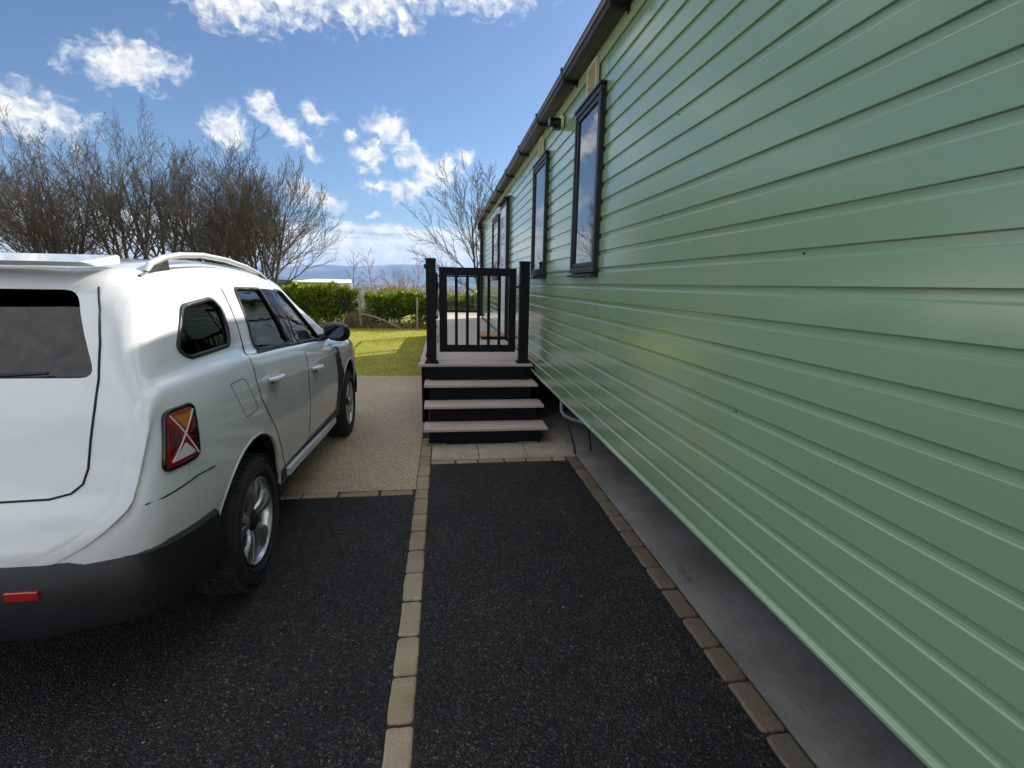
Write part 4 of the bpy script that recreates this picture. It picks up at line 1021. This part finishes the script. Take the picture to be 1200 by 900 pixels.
D_=tree('bare_sapling','slim pale sapling with short side twigs, left of the three beyond the hedge',-6.2,38,THIN,1,4.4,.045,301,m1='twig_pale',m2='twig_pale')
D2=again(D_,'slim pale sapling, middle one of the three beyond the hedge gap',-4.9,38,2.0,1.02)
E_=tree('bare_sapling','wide pale bare bush tree beyond the right hedge, left of the veranda post',-3.05,36,dict(SPREAD,kids=[8,5,3,0],levels=4),3,4.1,.045,303,m1='twig_pale',m2='twig_pale')
again(D_,'small bare sapling half hidden by the black veranda post',-1.7,35,4.4,.86)
# dark green bush on the skyline
V,F=leaves(900,(-.9,.9,-.4,.4,0,.75),.14,77); b=arr_mesh('evergreen_bush',V,F,M['laurel']); b.location=(-3.1,34,gz(0,34)+1.0); tag(b,'small dark evergreen bush at the foot of the pale bush tree','bush')

# ------------------------------------------------------------------ air
hb=MB(); hb.box(-9400,9400,-300,14300,-28.5,430)
hz_m=bpy.data.materials.new('haze'); hz_m.use_nodes=True; nt=hz_m.node_tree; nt.nodes.clear()
o=nt.nodes.new('ShaderNodeOutputMaterial'); pv=nt.nodes.new('ShaderNodeVolumePrincipled'); pv.inputs['Density'].default_value=HAZE
pv.inputs['Color'].default_value=(.33,.57,1,1); pv.inputs['Anisotropy'].default_value=.2
nt.links.new(pv.outputs[0],o.inputs['Volume'])
if HAZE>0: tag(hb.build('haze',hz_m),kind='stuff')

# ------------------------------------------------------------------ sky
EL=34.4; AZ=49.4     # sun, azimuth from +Y towards +X
w=bpy.data.worlds.new('World'); scene.world=w; w.use_nodes=True; nt=w.node_tree; nt.nodes.clear()
def N(t,**k):
    x=nt.nodes.new('ShaderNode'+t)
    for a,v in k.items(): setattr(x,a,v)
    return x
def Lk(a,b): nt.links.new(a,b)
def MT(op,a,b=None,clamp=False,c=None):
    x=N('Math',operation=op,use_clamp=clamp)
    for i,v in enumerate((a,b,c)):
        if v is None: continue
        if hasattr(v,'links'): Lk(v,x.inputs[i])
        else: x.inputs[i].default_value=v
    return x.outputs[0]
sky=N('TexSky',sky_type='NISHITA'); sky.sun_disc=False; sky.sun_elevation=R(EL); sky.sun_rotation=R(AZ); sky.air_density=1.0; sky.dust_density=.6; sky.ozone_density=2.2; sky.altitude=20
tc=N('TexCoord'); sp=N('SeparateXYZ'); Lk(tc.outputs['Generated'],sp.inputs[0])
X_,Y_,Z_=sp.outputs
az=MT('DEGREES',MT('ARCTAN2',X_,Y_)); az=MT('MULTIPLY',az,1.0); 
el=MT('MULTIPLY',MT('ARCSINE',Z_),180/PI); az=MT('MULTIPLY',MT('ARCTAN2',X_,Y_),180/PI)
comb=N('CombineXYZ'); Lk(az,comb.inputs[0]); Lk(el,comb.inputs[1])
# separate small clouds: (azimuth, elevation, half width, half height, tilt)
blobs=[(-18.6,23.8,4.0,2.2,0),(-12.8,24.8,4.4,2.2,5),(-7.2,25.4,4.2,2.2,0),(-3.6,23.8,.9,1.0,0),(-2.6,26.2,2,1.6,0),(4.0,26.9,4.6,1.8,0),
 (-19.9,13.2,1.5,1.5,0),(-16.8,15.6,1.1,1.0,-20),(-15.0,13.9,2.4,.75,-35),(-12.3,15.2,1.1,.95,-20),(-12.9,12.2,.8,.5,-30),
 (-7.1,12.3,1.35,1.35,-15),(-5.4,14.9,1.5,1.15,-20),(-3.4,13.7,1.3,.6,-15),(-8.9,13.8,.6,.45,0),(-2.2,12.0,2.6,1.2,-32),(-1.0,10.6,1.5,1.3,0),(.4,11.2,1.4,1.2,0),
 (-6.6,9.3,1.3,.6,-10),(-4.6,8.9,1.5,.75,-25),(-2.6,9.6,1.3,.6,0),(-6.8,6.9,.4,.3,0),(-11.5,7.7,1.6,.55,-10),(-13.6,8.5,1.6,.8,-20),(2.4,12.6,.9,.6,0),
 (-27,17,3,1.4,10),(-35,12,4,1.6,0),(-40,23,4,2,0)]
wob=N('TexNoise'); wob.inputs['Scale'].default_value=.55; wob.inputs['Detail'].default_value=5; Lk(comb.outputs[0],wob.inputs['Vector'])
wsub=N('VectorMath',operation='SUBTRACT'); Lk(wob.outputs['Color'],wsub.inputs[0]); wsub.inputs[1].default_value=(.5,.5,.5)
wsc=N('VectorMath',operation='SCALE'); Lk(wsub.outputs[0],wsc.inputs[0]); wsc.inputs['Scale'].default_value=2.4
wad=N('VectorMath',operation='ADD'); Lk(comb.outputs[0],wad.inputs[0]); Lk(wsc.outputs[0],wad.inputs[1])
acc=None
for (a,e,rx,ry,tilt) in blobs:
    mp=N('Mapping',vector_type='TEXTURE'); mp.inputs['Location'].default_value=(a,e,0); mp.inputs['Rotation'].default_value=(0,0,R(tilt)); mp.inputs['Scale'].default_value=(rx*1.62,ry*1.62,1)
    Lk(wad.outputs[0],mp.inputs[0]); ln=N('VectorMath',operation='LENGTH'); Lk(mp.outputs[0],ln.inputs[0])
    v=MT('SUBTRACT',1,ln.outputs['Value'])
    acc=v if acc is None else MT('MAXIMUM',acc,v)
acc=MT('MAXIMUM',acc,-.6)
# wide sheets: low bank over the hills, and added fill cloud in the rest of the sky
def ss(x,a,b):
    m=N('MapRange',interpolation_type='SMOOTHSTEP'); m.inputs['From Min'].default_value=a; m.inputs['From Max'].default_value=b; Lk(x,m.inputs['Value']); return m.outputs[0]
band=MT('MULTIPLY',ss(MT('ADD',el,MT('MULTIPLY',MT('SUBTRACT',wob.outputs['Fac'],.5),2.2)),6.2,5.3),1.0)
n1=N('TexNoise'); n1.inputs['Scale'].default_value=1; n1.inputs['Detail'].default_value=6; n1.inputs['Roughness'].default_value=.55
mp=N('Mapping'); mp.inputs['Scale'].default_value=(.85,1.15,1); Lk(wad.outputs[0],mp.inputs[0]); Lk(mp.outputs[0],n1.inputs['Vector'])
n2=N('TexNoise'); n2.inputs['Scale'].default_value=1; n2.inputs['Detail'].default_value=7; n2.inputs['Roughness'].default_value=.6
mp=N('Mapping'); mp.inputs['Scale'].default_value=(.14,.95,1); Lk(comb.outputs[0],mp.inputs[0]); Lk(mp.outputs[0],n2.inputs['Vector'])
# elsewhere (out of the photographed window): bright broken cloud added to fill the shade
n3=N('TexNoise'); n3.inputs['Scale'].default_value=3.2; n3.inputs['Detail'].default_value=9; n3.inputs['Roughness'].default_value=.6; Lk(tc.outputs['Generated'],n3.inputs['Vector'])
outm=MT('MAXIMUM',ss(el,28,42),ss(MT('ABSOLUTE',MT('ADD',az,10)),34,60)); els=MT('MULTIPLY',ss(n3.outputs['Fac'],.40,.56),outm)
d1=ss(MT('ADD',acc,MT('MULTIPLY',MT('SUBTRACT',n1.outputs['Fac'],.5),1.55)),-.02,.85)
d2=MT('MULTIPLY',ss(MT('ADD',n2.outputs['Fac'],MT('MULTIPLY',ss(el,5.6,1.5),.18)),.34,.52),band)
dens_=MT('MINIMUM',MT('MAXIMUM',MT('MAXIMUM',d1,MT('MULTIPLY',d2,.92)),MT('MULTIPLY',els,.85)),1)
cr=N('ValToRGB'); cr.color_ramp.elements[0].position=.30; cr.color_ramp.elements[0].color=(CL*.55,CL*.60,CL*.68,1); cr.color_ramp.elements[1].position=.62; cr.color_ramp.elements[1].color=(CL*1.0,CL*.985,CL*.94,1)
Lk(MT('ADD',MT('MULTIPLY',n1.outputs['Fac'],.6),MT('MULTIPLY',n2.outputs['Fac'],.4)),cr.inputs[0])
tint=N('Mix',data_type='RGBA',blend_type='MULTIPLY'); tint.inputs[0].default_value=1; Lk(sky.outputs[0],tint.inputs[6]); tint.inputs[7].default_value=SKYT
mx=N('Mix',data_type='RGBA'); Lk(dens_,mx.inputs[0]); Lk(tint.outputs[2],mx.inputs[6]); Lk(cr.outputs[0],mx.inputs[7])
boost=N('VectorMath',operation='SCALE'); Lk(cr.outputs[0],boost.inputs[0]); Lk(MT('ADD',1,MT('MULTIPLY',outm,CB)),boost.inputs['Scale']); Lk(boost.outputs[0],mx.inputs[7])  # unseen clouds brightened to lift the shaded side
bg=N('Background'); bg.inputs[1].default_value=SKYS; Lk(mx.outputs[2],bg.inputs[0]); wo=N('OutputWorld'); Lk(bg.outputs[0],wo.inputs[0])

sun=bpy.data.lights.new('sun','SUN'); sun.energy=SUNE; sun.angle=R(.53); sun.color=(1,.93,.82)
so=bpy.data.objects.new('sun',sun); COL.objects.link(so); so.location=(20,20,30)
sd=Vector((math.sin(R(AZ))*math.cos(R(EL)),math.cos(R(AZ))*math.cos(R(EL)),math.sin(R(EL))))
so.rotation_euler=sd.to_track_quat('Z','Y').to_euler()

# ------------------------------------------------------------------ camera
yaw,pit,rol=R(7.8347),R(11.0807),R(1.0312)
f=Vector((math.sin(yaw)*math.cos(pit),math.cos(yaw)*math.cos(pit),-math.sin(pit))); rt=Vector((math.cos(yaw),-math.sin(yaw),0)); up=rt.cross(f)
rt2=rt*math.cos(rol)+up*math.sin(rol); up2=-rt*math.sin(rol)+up*math.cos(rol)
cd=bpy.data.cameras.new('camera'); cd.sensor_width=36; cd.lens=18; cd.clip_start=.05; cd.clip_end=60000
co=bpy.data.objects.new('camera',cd); COL.objects.link(co)
co.matrix_world=Matrix(((rt2.x,up2.x,-f.x,0),(rt2.y,up2.y,-f.y,0),(rt2.z,up2.z,-f.z,1.55),(0,0,0,1)))
scene.camera=co
scene.view_settings.view_transform='Standard'; scene.view_settings.look='None'; scene.view_settings.gamma=1; scene.view_settings.use_curve_mapping=False; scene.view_settings.exposure=EXPO
scene.render.resolution_x=1024; scene.render.resolution_y=768
scene.cycles.volume_bounces=0; scene.cycles.max_bounces=10; scene.cycles.transparent_max_bounces=24; scene.cycles.sample_clamp_indirect=6
